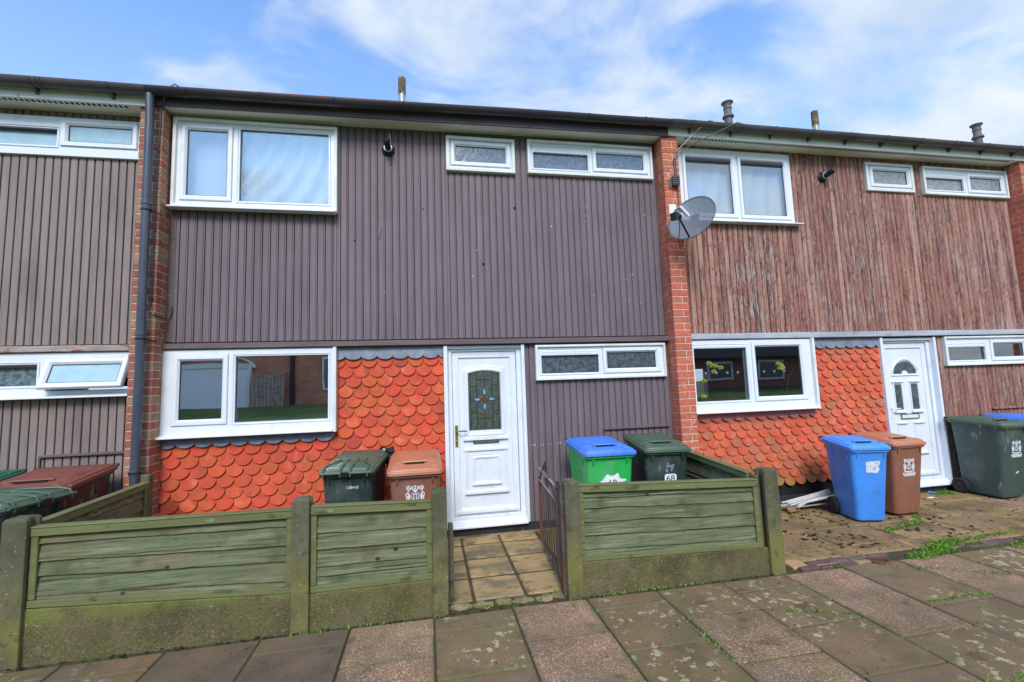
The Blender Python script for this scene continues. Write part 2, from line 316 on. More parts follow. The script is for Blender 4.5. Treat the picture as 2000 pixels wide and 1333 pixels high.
m_fence = pm('green_treated_timber', S(118,123,93), S(93,102,72), 9, (.16,1,4), rough=.9, bump=.004, bscale=40, bstretch=(.10,1,3.5), isl=.15, hue=.008, icoord=23, detail=9, layers=[
            dict(c=S(147,148,119), scale=9, stretch=(.2,1,4), lo=.50, hi=.66, amt=.55), dict(c=S(66,75,51), scale=24, stretch=(.16,1,3), lo=.50, hi=.64, amt=.6),
            dict(c=S(53,55,38), scale=14, stretch=(.07,1,4), lo=.62, hi=.66, amt=.9),
            dict(c=S(66,71,49), scale=2.6, stretch=(1.2,1,1.1), lo=.54, hi=.66, amt=.65), dict(c=S(124,104,75), scale=1.7, stretch=(1,1,1.5), lo=.52, hi=.66, amt=.6), dict(c=S(91,100,59), scale=5, lo=.58, hi=.68, amt=.5),
            dict(c=S(70,69,49), scale=4.2, stretch=(1,1,1.3), vor='d', lo=.24, hi=.05, amt=.7), dict(c=S(33,30,23), scale=4.2, stretch=(1,1,1.5), vor='d', lo=.10, hi=.05, amt=.95), dict(c=S(56,57,41), scale=60, lo=.64, hi=.68, amt=.7)])
m_fenceedge = pm('fresh_board_edge', S(176,128,80), S(130,110,70), 9, (.6,1,1), rough=.9)
m_rail = pm('green_rail_timber', S(115,119,77), S(100,102,63), 3, (.4,1,6), rough=.85, bump=.002, bscale=14, bstretch=(.5,1,6), layers=[dict(c=S(69,68,39), scale=8, stretch=(.8,1,2), lo=.6, hi=.68, amt=.8)])
m_post = pm('mossy_concrete', S(105,100,80), S(85,86,62), 9, rough=.95, bump=.003, bscale=60, layers=[
            dict(c=S(70,74,50), scale=3, lo=.45, hi=.65, amt=.7), dict(c=S(124,117,55), scale=4, lo=.34, hi=.55, amt=.7, z=(-1.0,-1.3)),
            dict(c=S(152,147,126), scale=46, lo=.64, hi=.68, amt=.8), dict(c=S(56,53,37), scale=12, lo=.58, hi=.68, amt=.6)])
m_gravel = pm('mossy_gravel_board', S(108,98,67), S(88,81,49), 6, rough=.95, bump=.006, bscale=70, layers=[
            dict(c=S(98,99,44), scale=2.6, lo=.48, hi=.64, amt=.7), dict(c=S(131,124,94), scale=16, lo=.56, hi=.66, amt=.6, mask=(1.5,.45,.6)), dict(c=S(158,149,120), scale=50, lo=.64, hi=.67, amt=.8, mask=(2.5,.42,.55)),
            dict(c=S(65,56,36), scale=2, lo=.54, hi=.68, amt=.7), dict(c=S(67,59,38), scale=22, lo=.58, hi=.66, amt=.5), dict(c=S(134,133,104), scale=75, lo=.55, hi=.62, amt=.5), dict(c=S(55,51,37), scale=95, lo=.56, hi=.62, amt=.5), dict(c=S(117,125,56), scale=5, lo=.4, hi=.6, amt=.6, z=(-1.36,-1.30))])
def slabmat(name, a, b, layers, bump=.003, border=False):
    layers = list(layers) + [dict(c=S(86,80,56), scale=1.1, lo=.48, hi=.66, amt=.55, glob=True), dict(c=S(120,112,92), scale=1.7, lo=.54, hi=.66, amt=.4, glob=True), dict(c=S(66,58,46), scale=7, lo=.6, hi=.68, amt=.5, glob=True)]
    return pm(name, a, b, 5, rough=.9, bump=bump, bscale=130, isl=.08, hue=.004, icoord=13, layers=layers, detail=8, border=border)
lich = [dict(c=S(109,101,57), scale=2.0, lo=.5, hi=.7, amt=.6), dict(c=S(82,70,52), scale=3.2, lo=.55, hi=.7, amt=.6), dict(c=S(176,170,132), scale=17, lo=.575, hi=.605, amt=.9, mask=(1.5,.46,.54), detail=3)]
m_agg = slabmat('exposed_aggregate_slab', S(163,128,101), S(139,110,83), [dict(c=S(233,202,169), scale=92, lo=.57, hi=.63, amt=.75, detail=2), dict(c=S(91,68,51), scale=105, lo=.55, hi=.61, amt=.8, detail=2), dict(c=S(204,160,127), scale=140, lo=.6, hi=.64, amt=.5, detail=2), dict(c=S(135,119,72), scale=1.8, lo=.52, hi=.68, amt=.6), dict(c=S(107,87,64), scale=2.6, lo=.54, hi=.68, amt=.55)], .006, border=True)
m_grey = slabmat('lichened_grey_slab', S(132,107,79), S(119,95,66), [dict(c=S(172,143,114), scale=110, lo=.58, hi=.64, amt=.6), dict(c=S(89,71,50), scale=90, lo=.56, hi=.62, amt=.6)] + lich, border=True)
m_tar = slabmat('dark_tarmac', S(109,90,73), S(92,77,62), [dict(c=S(182,155,128), scale=120, lo=.62, hi=.66, amt=.6), dict(c=S(126,119,43), scale=2.5, lo=.56, hi=.68, amt=.8), dict(c=S(128,102,72), scale=2, lo=.5, hi=.7, amt=.6)], border=True)
m_yard = slabmat('dirty_yard_slab', S(163,133,90), S(134,108,73), [dict(c=S(95,75,48), scale=2.2, lo=.50, hi=.64, amt=.8), dict(c=S(192,154,98), scale=3, lo=.58, hi=.7, amt=.7), dict(c=S(115,109,48), scale=4, lo=.56, hi=.68, amt=.6), dict(c=S(64,52,34), scale=26, lo=.58, hi=.64, amt=.8), dict(c=S(207,177,134), scale=80, lo=.62, hi=.67, amt=.6)])
m_sand = slabmat('yellow_sandstone_paving', S(181,153,108), S(166,135,89), [dict(c=S(113,100,79), scale=2.4, stretch=(1,1.6,1), lo=.48, hi=.62, amt=.85), dict(c=S(70,61,52), scale=4.5, stretch=(1,1.8,1), lo=.55, hi=.66, amt=.8), dict(c=S(141,135,69), scale=3, lo=.56, hi=.7, amt=.6)])
m_edge = slabmat('broken_sandstone', S(156,135,104), S(119,101,77), [dict(c=S(86,94,43), scale=9, lo=.5, hi=.62, amt=.8)])
m_purple = slabmat('purple_kerb_brick', S(110,85,85), S(92,70,70), [dict(c=S(112,106,65), scale=9, lo=.6, hi=.7, amt=.5)])
m_sandy = slabmat('sandy_mortar', S(186,148,112), S(166,132,98), [])
m_soil = pm('mossy_soil', S(78,68,45), S(64,62,36), 9, rough=1, bump=.006, bscale=50, layers=[dict(c=S(82,97,34), scale=2.6, lo=.55, hi=.66, amt=.7)])
m_lawn = pm('lawn_turf', S(100,122,60), S(74,98,42), .9, rough=1, bump=.01, bscale=60, layers=[dict(c=S(132,138,84), scale=.5, lo=.52, hi=.66, amt=.6), dict(c=S(62,82,36), scale=5, lo=.5, hi=.66, amt=.6)])
m_blade = pm('grass_blade', S(109,147,42), S(89,128,35), 12, rough=.7, isl=.25, hue=.02)
m_moss = pm('dark_moss_clump', S(44,40,32), S(58,56,38), 30, rough=1)
m_terra = pm('terracotta_drain', S(133,77,51), S(110,65,43), 16, rough=.85)
def plastic(name, c, wear=None, rough=.42):
    d = tuple(x*.82 for x in c[:3]) + (1,)
    return pm(name, c, d, 3, (1,1,.5), rough=rough, spec=.45, bump=.0006, bscale=120, layers=[dict(c=wear or S(150,150,146), scale=3.2, stretch=(1,1,.6), lo=.56, hi=.78, amt=.35), dict(c=S(70,62,54), scale=6, lo=.54, hi=.72, amt=.35), dict(c=S(170,168,160), scale=22, stretch=(1,1,.25), lo=.62, hi=.68, amt=.4)])
m_bdark = plastic('dark_green_plastic', S(48,66,60)); m_bdark2 = plastic('slate_green_plastic', S(66,84,78)); m_lidgreen = plastic('moss_green_lid', S(76,100,80), S(120,112,84))
m_bbrown = plastic('brown_plastic', S(150,98,76)); m_lidbrown = plastic('light_brown_lid', S(196,124,90)); m_bred = plastic('maroon_brown_plastic', S(92,52,46)); m_lidred = plastic('red_brown_lid', S(132,72,58))
m_bblue = plastic('blue_plastic', S(73,151,243)); m_lidblue = plastic('bright_blue_lid', S(74,135,238)); m_bgreen = plastic('bright_green_plastic', S(46,195,91)); m_farlid = plastic('sea_green_lid', S(40,104,82))
m_tyre = pm('black_rubber', S(34,33,33), S(46,44,42), 20, rough=.8); m_hub = pm('grey_hub', S(78,76,74), S(56,54,52), 12, rough=.6)
m_sticker = pm('white_sticker', S(240,242,244), rough=.4); m_worn = pm('worn_white_label', S(226,228,232), S(206,210,214), 10, rough=.6, layers=[dict(c=S(62,136,222), scale=40, lo=.52, hi=.6, amt=.8)])
m_ink = pm('black_ink', S(24,24,28), rough=.6); m_print = pm('white_print', S(232,232,236), rough=.6)
m_strip = pm('dirty_white_plastic', S(222,220,214), S(196,190,182), 6, (1,1,1), rough=.5, layers=[dict(c=S(120,84,62), scale=9, lo=.64, hi=.7, amt=.6)])
m_flower = pm('yellow_petal', S(240,232,84), S(206,206,66), 20, rough=.7); m_stem = pm('green_stem', S(74,92,52), rough=.7)
m_redbox = pm('red_card', S(206,48,66), rough=.6); m_bag = pm('black_bag', S(34,32,40), rough=.3, spec=.6)
m_oppbrick = pm('brown_wall_brick', S(204,137,112), S(175,117,94), 2, rough=.9, layers=[dict(c=S(187,142,118), scale=9, stretch=(.2,1,4), lo=.5, hi=.62, amt=.5), dict(c=S(196,160,140), scale=14, stretch=(.05,1,1), lo=.58, hi=.64, amt=.5), dict(c=S(110,76,64), scale=1.2, lo=.5, hi=.7, amt=.6)])
m_oppclad = pm('red_wall_boards', S(169,115,109), S(151,102,98), 3, (6,6,.4), rough=.8); m_opproof = pm('dark_roof_tiles', S(66,66,72), S(52,52,58), 3, rough=.8)

# ------------------------------------------------------------------ the setting: ground, paving, lawn
def g(y): return -1.545 + .006*max(min(y, .3), -3.2)      # the ground falls a little away from the houses
def struct(o): o['kind'] = 'structure'; return o
b = MB(); b.add([(-70,-3.2,-1.70),(70,-3.2,-1.70),(70,9,-1.62),(-70,9,-1.62)], [(0,1,2,3)])
b.add([(-70,9,-1.62),(70,9,-1.62),(400,400,-1.6),(-400,400,-1.6)], [(0,1,2,3)])
b.add([(-14,-3.06,g(-3.06)-.012),(22,-3.06,g(-3.06)-.012),(22,.3,g(.3)-.012),(-14,.3,g(.3)-.012)], [(0,1,2,3)])
struct(b.build('ground', m_soil))
def lawn_z(y): return -1.598 + max(0, -3.6-y)*.075
b = MB(); ys = [-3.05,-3.6,-6,-9,-13,-18,-26,-60,-300]; vs = []; fs = []
for i, y in enumerate(ys):
    z = lawn_z(max(y, -30)); w = 70 if y > -40 else 400
    vs += [(-w, y, z), (w, y, z)]
    if i: fs.append((2*i-2, 2*i-1, 2*i+1, 2*i))
struct(MB().add(vs, fs).build('lawn', m_lawn))
rs = random.Random(3)
def slab(mb, x0, x1, y0, y1, mat, gap=.005, th=.05, dz=.003, dz0=0, gapy=None):
    t = [rs.uniform(-dz, dz) for _ in range(2)]; h = rs.uniform(-dz, dz); gy = gap if gapy is None else gapy
    vs = []
    for z in (-th, 0):
        for (x, y) in ((x0+gap, y0+gy), (x1-gap, y0+gy), (x1-gap, y1-gy), (x0+gap, y1-gy)):
            vs.append((x + rs.uniform(-.002,.002), y + rs.uniform(-.002,.002), g(y) + dz0 + h + z + t[0]*(1 if x > (x0+x1)/2 else -1) + t[1]*(1 if y > (y0+y1)/2 else -1)))
    mb.add(vs, [(0,3,2,1),(4,5,6,7),(0,1,5,4),(1,2,6,5),(2,3,7,6),(3,0,4,7)], mat)
b = MB()
special = {(4,0):1, (6,2):1, (-2,0):2, (-1,0):2, (-1,1):2, (-1,2):2, (-2,1):2, (-2,2):2, (-3,0):1, (-3,1):1, (-4,0):1}
for c in range(-16, 30):
    x0 = -.527 + .545*c; ph = -2.10 if c % 2 == 0 else -2.345
    edges = [ph + .492*k for k in range(-3, 3)]
    edges = [e for e in edges if -3.0 < e < -1.8]
    edges = [-3.04] + sorted(edges) + [-1.665]
    n = 0
    for y0, y1 in zip(edges[::-1][1:], edges[::-1][:-1]):
        mat = special.get((c, n), 0 if c % 2 == 0 else 1)
        slab(b, x0, x0+.545, y0, y1, mat); n += 1
struct(b.build('pavement', [m_agg, m_grey, m_tar], bevel=.009, seg=2))
b = MB()
for k, (y0, y1) in enumerate(((-.02,-.42),(-.42,-.86),(-.86,-1.3),(-1.3,-1.5))):
    x = 2.95 - .2*(k % 2)
    while x < 14: slab(b, max(x, 2.93), x+.74, y1, y0, 0 if (k+int(x*3)) % 4 else 1, dz=.003, gap=.008); x += .74
for k, (y0, y1) in enumerate(((-.02,-.5),(-.5,-1.0),(-1.0,-1.5))):
    x = -8.6
    while x < -2.8: slab(b, x, x+.6, y1, y0, 0); x += .6
    x = -2.5
    while x < -.2: slab(b, x, min(x+.5, -.11), y1, y0, 0); x += .5
    x = 1.12
    while x < 2.6: slab(b, x, x+.5, y1, y0, 0); x += .5
struct(b.build('yard_paving', [m_yard, m_agg], bevel=.008))
b = MB()
for x0, x1 in ((-.09,.312),(.312,.705),(.705,1.10)):
    for y0, y1 in ((-.07,-.30),(-.30,-.68),(-.68,-1.085),(-1.085,-1.495)): slab(b, x0, x1, y1, y0, 0, gap=.011, dz=.0015, dz0=-.001, gapy=.021)
slab(b, -.1, 1.14, -.07, -.005, 0, dz=.001, dz0=-.004)
struct(b.build('garden_path', m_sand, bevel=.01))
b = MB()
for i, (x, w) in enumerate(((.06,.09),(.20,.16),(.37,.13),(.52,.12),(.66,.15),(.83,.15),(.95,.12))):
    b.blob((x, -1.55 + .012*math.sin(i*2.3), g(-1.55)-.016), w*.56, .05, .026, 0, i, .35, 12, 7)
struct(b.build('path_edging', m_edge, smooth=True, angle=60))
b = MB()
x = 3.06
while x < 3.84: slab(b, x, x+.20, -1.585, -1.515, 0, dz=.004, dz0=.012); x += .20
x = 2.93
while x < 3.46: slab(b, x, x+.18, -1.662, -1.60, 0, gap=.005, dz0=.010); x += .18
x = 4.3
while x < 9: slab(b, x, x+.2, -1.60, -1.515, 0, dz=.008, dz0=-.004); x += .2
slab(b, 2.9, 3.06, -1.60, -1.46, 1, gap=.002, dz0=.01); slab(b, 3.06, 3.46, -1.6, -1.585, 1, gap=.001, dz0=.006); slab(b, 3.46, 3.62, -1.662, -1.6, 1, gap=.002, dz0=.008)
struct(b.build('kerb', [m_purple, m_sandy], bevel=.006))

# ------------------------------------------------------------------ the terrace
def brick_pier(par, xa, xb, ztop, mat, y0=-.19, y1=.1):
    b = MB(); r = random.Random(int((xa+20)*10)); c = .0795; m = .009; z = -1.56; k = 0
    b.box(xa+.005, xb-.005, y0+.005, y1, -1.6, ztop, 1)
    while z < ztop - .01:
        h = min(c-m, ztop-z); j = lambda: r.uniform(-.0015, .0015)
        if k % 2 == 0:
            b.box(xa+j(), xb+j(), y0+j(), y0+.096, z, z+h, 0)
            b.box(xa+j(), xb+j(), y0+.105, y1-.005, z, z+h, 0)
        else:
            xm = xa + .128
            b.box(xa+j(), xm, y0+j(), y0+.19, z, z+h, 0); b.box(xm+m, xb+j(), y0+j(), y0+.19, z, z+h, 0)
            b.box(xa+j(), xb+j(), y0+.199, y1-.005, z, z+h, 0)
        z += c; k += 1
    return b.build('brick_pier', [mat, m_mortar], par, bevel=.003)
def boards(par, name, rects, mat, pitch, style, x_ref):
    """rects: (x0,x1,z0,z1) areas of vertical boarding"""
    b = MB(); r = random.Random(int(pitch*1e5)+len(rects))
    for x0, x1, z0, z1 in rects: b.box(x0, x1, .014, .06, z0, z1, 1)
    gap = {'M': .007, 'L': .009, 'R': .012}[style]
    for x0, x1, z0, z1 in rects:
        k = math.floor((x0-x_ref)/pitch)
        while True:
            a = x_ref + k*pitch + gap/2; c = a + pitch - gap; k += 1
            if a > x1: break
            a2, c2 = max(a, x0), min(c, x1)
            if c2 - a2 < .004: continue
            jz = r.uniform(0, .006) if style == 'R' else 0; dy = r.uniform(-.0015, .0015) if style != 'R' else r.uniform(-.005, .003)
            ch = .004
            if style == 'M': pr = [(a2+.0,.0145),(a2,ch+dy),(a2+ch,dy),(c2-.017,dy),(c2-.014,.006),(c2-.010,.006),(c2-.007,dy+.001),(c2-.002,dy+.001),(c2,ch),(c2,.0145)]
            elif style == 'L': pr = [(a2,.0145),(a2,ch+dy+.003),(a2+ch*2,dy),(c2-ch,dy),(c2,ch),(c2,.0145)]
            else: pr = [(a2,.0145),(a2,.008+dy),(a2+.010,dy),(c2-.010,dy-.003),(c2,.003+dy),(c2,.0145)]
            if c2 - a2 < .03: pr = [(a2,.0145),(a2,dy+.001),(c2,dy+.001),(c2,.0145)]
            b.prism(pr, lambda p, q: (p[0], p[1], (z0-jz) if q == 0 else z1), 0)
    return b.build(name, [mat, m_gap if style == 'R' else m_groove], par)
def window(par, rect, ops, y0=-.02, casing=0, cmat=None, sill=None, depth=.075):
    x0, x1, z0, z1 = rect
    c = casing; inner = (x0+c, x1-c, z0+c, z1-c)
    holes = []
    for o in ops:
        e = 0 if o[0] == 'fixed' else .058
        holes.append((o[1]-e, o[2]+e, o[3]-e, o[4]+e))
    b = MB()
    for a in fill(*inner, holes): b.box(a[0], a[1], y0, y0+depth, a[2], a[3])
    w = b.build('window', [m_white], par)
    if c: MB().ring(rect, inner, y0-.03, y0+depth-.01).build('casing', cmat or m_whitewood, w, bevel=.004)
    for o in ops:
        kind, a0, a1, c0, c1, gm = o[:6]; ex = o[6] if len(o) > 6 else {}
        if kind == 'fixed':
            MB().loft([[(x, y, z) for x, z in ((a0-i,c0-i),(a1+i,c0-i),(a1+i,c1+i),(a0-i,c1+i))] for i, y in ((.022,y0-.004),(.016,y0-.008),(0,y0+.016))], cap=False).build('glazing_bead', m_white, w)
            MB().ring((a0,a1,c0,c1), (a0+.005,a1-.005,c0+.005,c1-.005), y0+.02, y0+.03).build('gasket', m_gasket, w)
            MB().box(a0-.003, a1+.003, y0+.03, y0+.036, c0-.003, c1+.003).build('pane', gm, w)
        else:
            sh = (a0-.055, a1+.055, c0-.055, c1+.055); ys = y0 - .016
            def swing(ob):
                if ex.get('swing'):
                    a = ex['swing']; piv = Vector((0, ys+.01, sh[3]))
                    ob.data.transform(Matrix.Translation(piv) @ Matrix.Rotation(-a, 4, 'X') @ Matrix.Translation(-piv))
                return ob
            s_ = MB(); L4 = lambda i, y: [(x, y, z) for x, z in ((sh[0]+i,sh[2]+i),(sh[1]-i,sh[2]+i),(sh[1]-i,sh[3]-i),(sh[0]+i,sh[3]-i))]
            s_.loft([L4(0, ys+.045), L4(0, ys+.008), L4(.006, ys), L4(.036, ys), L4(.04, ys+.003), L4(.055, ys+.02), L4(.055, ys+.045)], cap=False)
            swing(s_.build('sash', m_white, w))
            swing(MB().ring((a0,a1,c0,c1), (a0+.005,a1-.005,c0+.005,c1-.005), ys+.022, ys+.03).build('gasket', m_gasket, w))
            swing(MB().box(a0-.003, a1+.003, ys+.03, ys+.036, c0-.003, c1+.003).build('pane', gm, w))
        if ex.get('vent'):       # trickle vent strip across the head of the pane
            v = MB(); h = ex['vent']; d = ex.get('ventmat', m_white)
            v.box(a0, a1, y0-.004, y0+.024, c1-h, c1)
            if d is m_white:
                for q in (.25, .6): v.box(a0+.004, a1-.004, y0-.0075, y0-.004, c1-h*q-.006, c1-h*q, 0)
            else: v.box(a0+.002, a1-.002, y0-.012, y0-.004, c1-h*.8, c1-h*.15)
            v.build('trickle_vent', d, w, bevel=.002)
    if sill: MB().prism([(y0-.075, sill[2]), (y0-.075, sill[2]+.014), (y0, sill[2]+.034), (y0+.02, sill[2]+.034), (y0+.02, sill[2])], lambda p, k: (sill[0] if k == 0 else sill[1], p[0], p[1])).build('sill', m_white, w, bevel=.003)
    return w
def scallops(par, name, rows, mat, seed=1, w=.160, th=.011):
    b = MB(); r = random.Random(seed); n = 12
    ref = rows[0][3]
    for k, row in enumerate(rows):
        zb, xa, xb = row[:3]
        x = xa - ((xa - ref) % w) - w*(1 + .5*(k % 2))
        while x < xb + w:
            cx = x + w/2 + r.uniform(-.002, .002); x += w; z = zb + r.uniform(-.004, .004); rot = r.gauss(0, .007); ty = r.uniform(-.002, .002)
            if r.random() < .03: z -= .010; rot *= 3
            hw = w/2 - .0015; R0 = hw
            prof = [(hw, .205), (hw, R0)] + [(hw*math.cos(t), R0 - R0*math.sin(t)) for t in [PI*i/n for i in range(1, n)]] + [(-hw, R0), (-hw, .205)]
            pts = []
            for px, pz in prof:
                qx = cx + px*math.cos(rot) - (pz-.2)*math.sin(rot); qz = z + pz + px*math.sin(rot)
                pts.append((min(max(qx, xa), xb), qz))
            if max(p[0] for p in pts) - min(p[0] for p in pts) < .012: continue
            b.prism(pts, lambda p, q: (p[0], (-.004 + ty + (p[1]-z)*.175) + (th if q else 0), p[1]), 0)
    return b.build(name, mat, par, bevel=.002)
def lead_strip(par, x0, x1, ztop, zb, mat, y=-.012, w=.160, phase=0):
    b = MB(); k = 0; n = 8; x = x0 - phase
    pts = [(x0, ztop)]
    while x < x1:
        for i in range(n+1):
            t = PI*i/n; px = x + w/2 - w/2*math.cos(t)
            if x0 <= px <= x1: pts.append((px, zb - .045*math.sin(t)))
        x += w
    pts.append((x1, ztop))
    b.prism(pts, lambda p, q: (p[0], y + (p[1]-zb)*.12 + (.004 if q else 0), p[1]))
    return b.build('lead_flashing', mat, par)
def eaves(par, xa, xb, za, zb, brown, gmat, za_g, zb_g, n_br, seed=0):
    """soffit height runs za..zb, gutter rim height za_g..zb_g along xa..xb"""
    def f(ya=0): return lambda p, k: (xa if k == 0 else xb, p[0], p[1] + (za if k == 0 else zb))
    fm = m_fasciaM if brown else m_whitewood
    sf = MB().prism([(-.2,.0),(-.2,.018),(.08,.018),(.08,0)], f())
    MB().prism([(-.222,-.022 if brown else -.012),(-.222,.12),(-.2,.12),(-.2,-.022 if brown else -.012)], f()).build('fascia', fm, par, bevel=.003)
    if not brown:
        x = xa + .25; sl = (zb-za)/(xb-xa)
        while x < xb - .23:
            z = za + sl*(x-xa); sf.box(x, x+.026, -.178, -.142, z-.0015, z+.002, 1); x += .046
    sf.build('soffit', [m_soffit, m_gap], par)
    b = MB(); rr = .062; n = 12; cy = -.29; ra = random.Random(seed)
    N_ = 14; rows = []
    for i in range(N_+1):
        t = i/N_; x = xa + (xb-xa)*t; z = za_g + (zb_g-za_g)*t + (.006*math.sin(t*9+seed) if brown else 0)
        rows.append([(x, cy + r_*math.cos(a), z + r_*1.0*math.sin(a)) for r_, seq in ((rr, range(n+1)), (rr-.005, range(n, -1, -1))) for a in [PI + PI*q/n for q in seq]])
    b.loft(rows)
    for i in range(n_br):
        x = xa + (xb-xa)*(i+.5)/n_br; z = za_g + (zb_g-za_g)*(i+.5)/n_br
        b.loft([[(xx, cy + (rr+.006)*math.cos(a), z + (rr+.006)*math.sin(a)) for a in [PI + PI*q/n for q in range(n+1)]] + [(xx, cy + (rr+.0)*math.cos(a), z + rr*math.sin(a)) for a in [PI + PI*q/n for q in range(n, -1, -1)]] for xx in (x-.014, x+.014)])
        if not brown: b.add([(x-.012,-.222,z-.10),(x+.012,-.222,z-.10),(x-.012,-.222,z-.03),(x+.012,-.222,z-.03),(x-.012,-.29,z-.064),(x+.012,-.29,z-.064)], [(0,1,3,2),(0,4,5,1),(2,3,5,4),(0,2,4),(1,5,3)])
        if i % 3 == 1:
            for d in (.05, .085): b.loft([[(xx, cy + (rr+.005)*math.cos(a), z + (rr+.005)*math.sin(a)) for a in [PI + PI*q/n for q in range(n+1)]] + [(xx, cy + rr*math.cos(a), z + rr*math.sin(a)) for a in [PI + PI*q/n for q in range(n, -1, -1)]] for xx in (x+d, x+d+.012)])
    b.build('gutter', gmat, par, smooth=True, angle=50)
def roof(par, xa, xb, za, zb):
    poly = [(-.31,.0),(-.31,.02),(3.5,1.12),(7.3,.02),(7.3,-.02),(3.5,1.08)]
    b = MB(); b.prism(poly, lambda p, k: (xa if k == 0 else xb, p[0], p[1] + (za if k == 0 else zb)))
    x = xa
    return b.build('roof', m_roof, par)
def shell(par, xa, xb, pl, pr_):
    """party walls, back wall, floors and ceilings: what a window looks into"""
    b = MB(); gable = [(.1,-1.6),(7,-1.6),(7,3.0),(3.5,3.95),(.1,2.95)]
    if pl: b.prism(gable, lambda p, k: (pl[0] if k == 0 else pl[1], p[0], p[1]))
    if pr_: b.prism(gable, lambda p, k: (pr_[0] if k == 0 else pr_[1], p[0], p[1]))
    for q in fill(xa, xb, -1.6, 3.0, [(xa+.5,xa+2.2,-.5,.3),(xa+3,xa+4.8,-.5,.3),(xa+.5,xa+2.2,1.6,2.6),(xa+3,xa+4.8,1.6,2.6)]): b.box(q[0], q[1], 6.8, 7, q[2], q[3])
    xm = xa + 2.55
    b.box(xm, xm+.1, .08, 2.6, -1.45, 2.85)
    b.build('wall', m_inner, par)
    b = MB()
    for z in (-1.5, .42): b.box(xa, xb, .08, 6.8, z, z+.05)
    b.box(xa, xb, .08, 6.8, 2.86, 2.89)
    b.build('floor', m_carpet, par)
def loops(mb, rect, prof, arch=0, cap=False, mat=0):
    x0, x1, z0, z1 = rect; rings = []
    for i, y in prof:
        a, b_, c, d = x0+i, x1-i, z0+i, z1-i; pts = [(a,y,c),(b_,y,c)]
        if arch: pts += [(b_ + (a-b_)*t/10, y, d + arch*(1-(2*t/10-1)**2)) for t in range(11)]
        else: pts += [(b_,y,d),(a,y,d)]
        rings.append(pts)
    return mb.loft(rings, mat, cap)
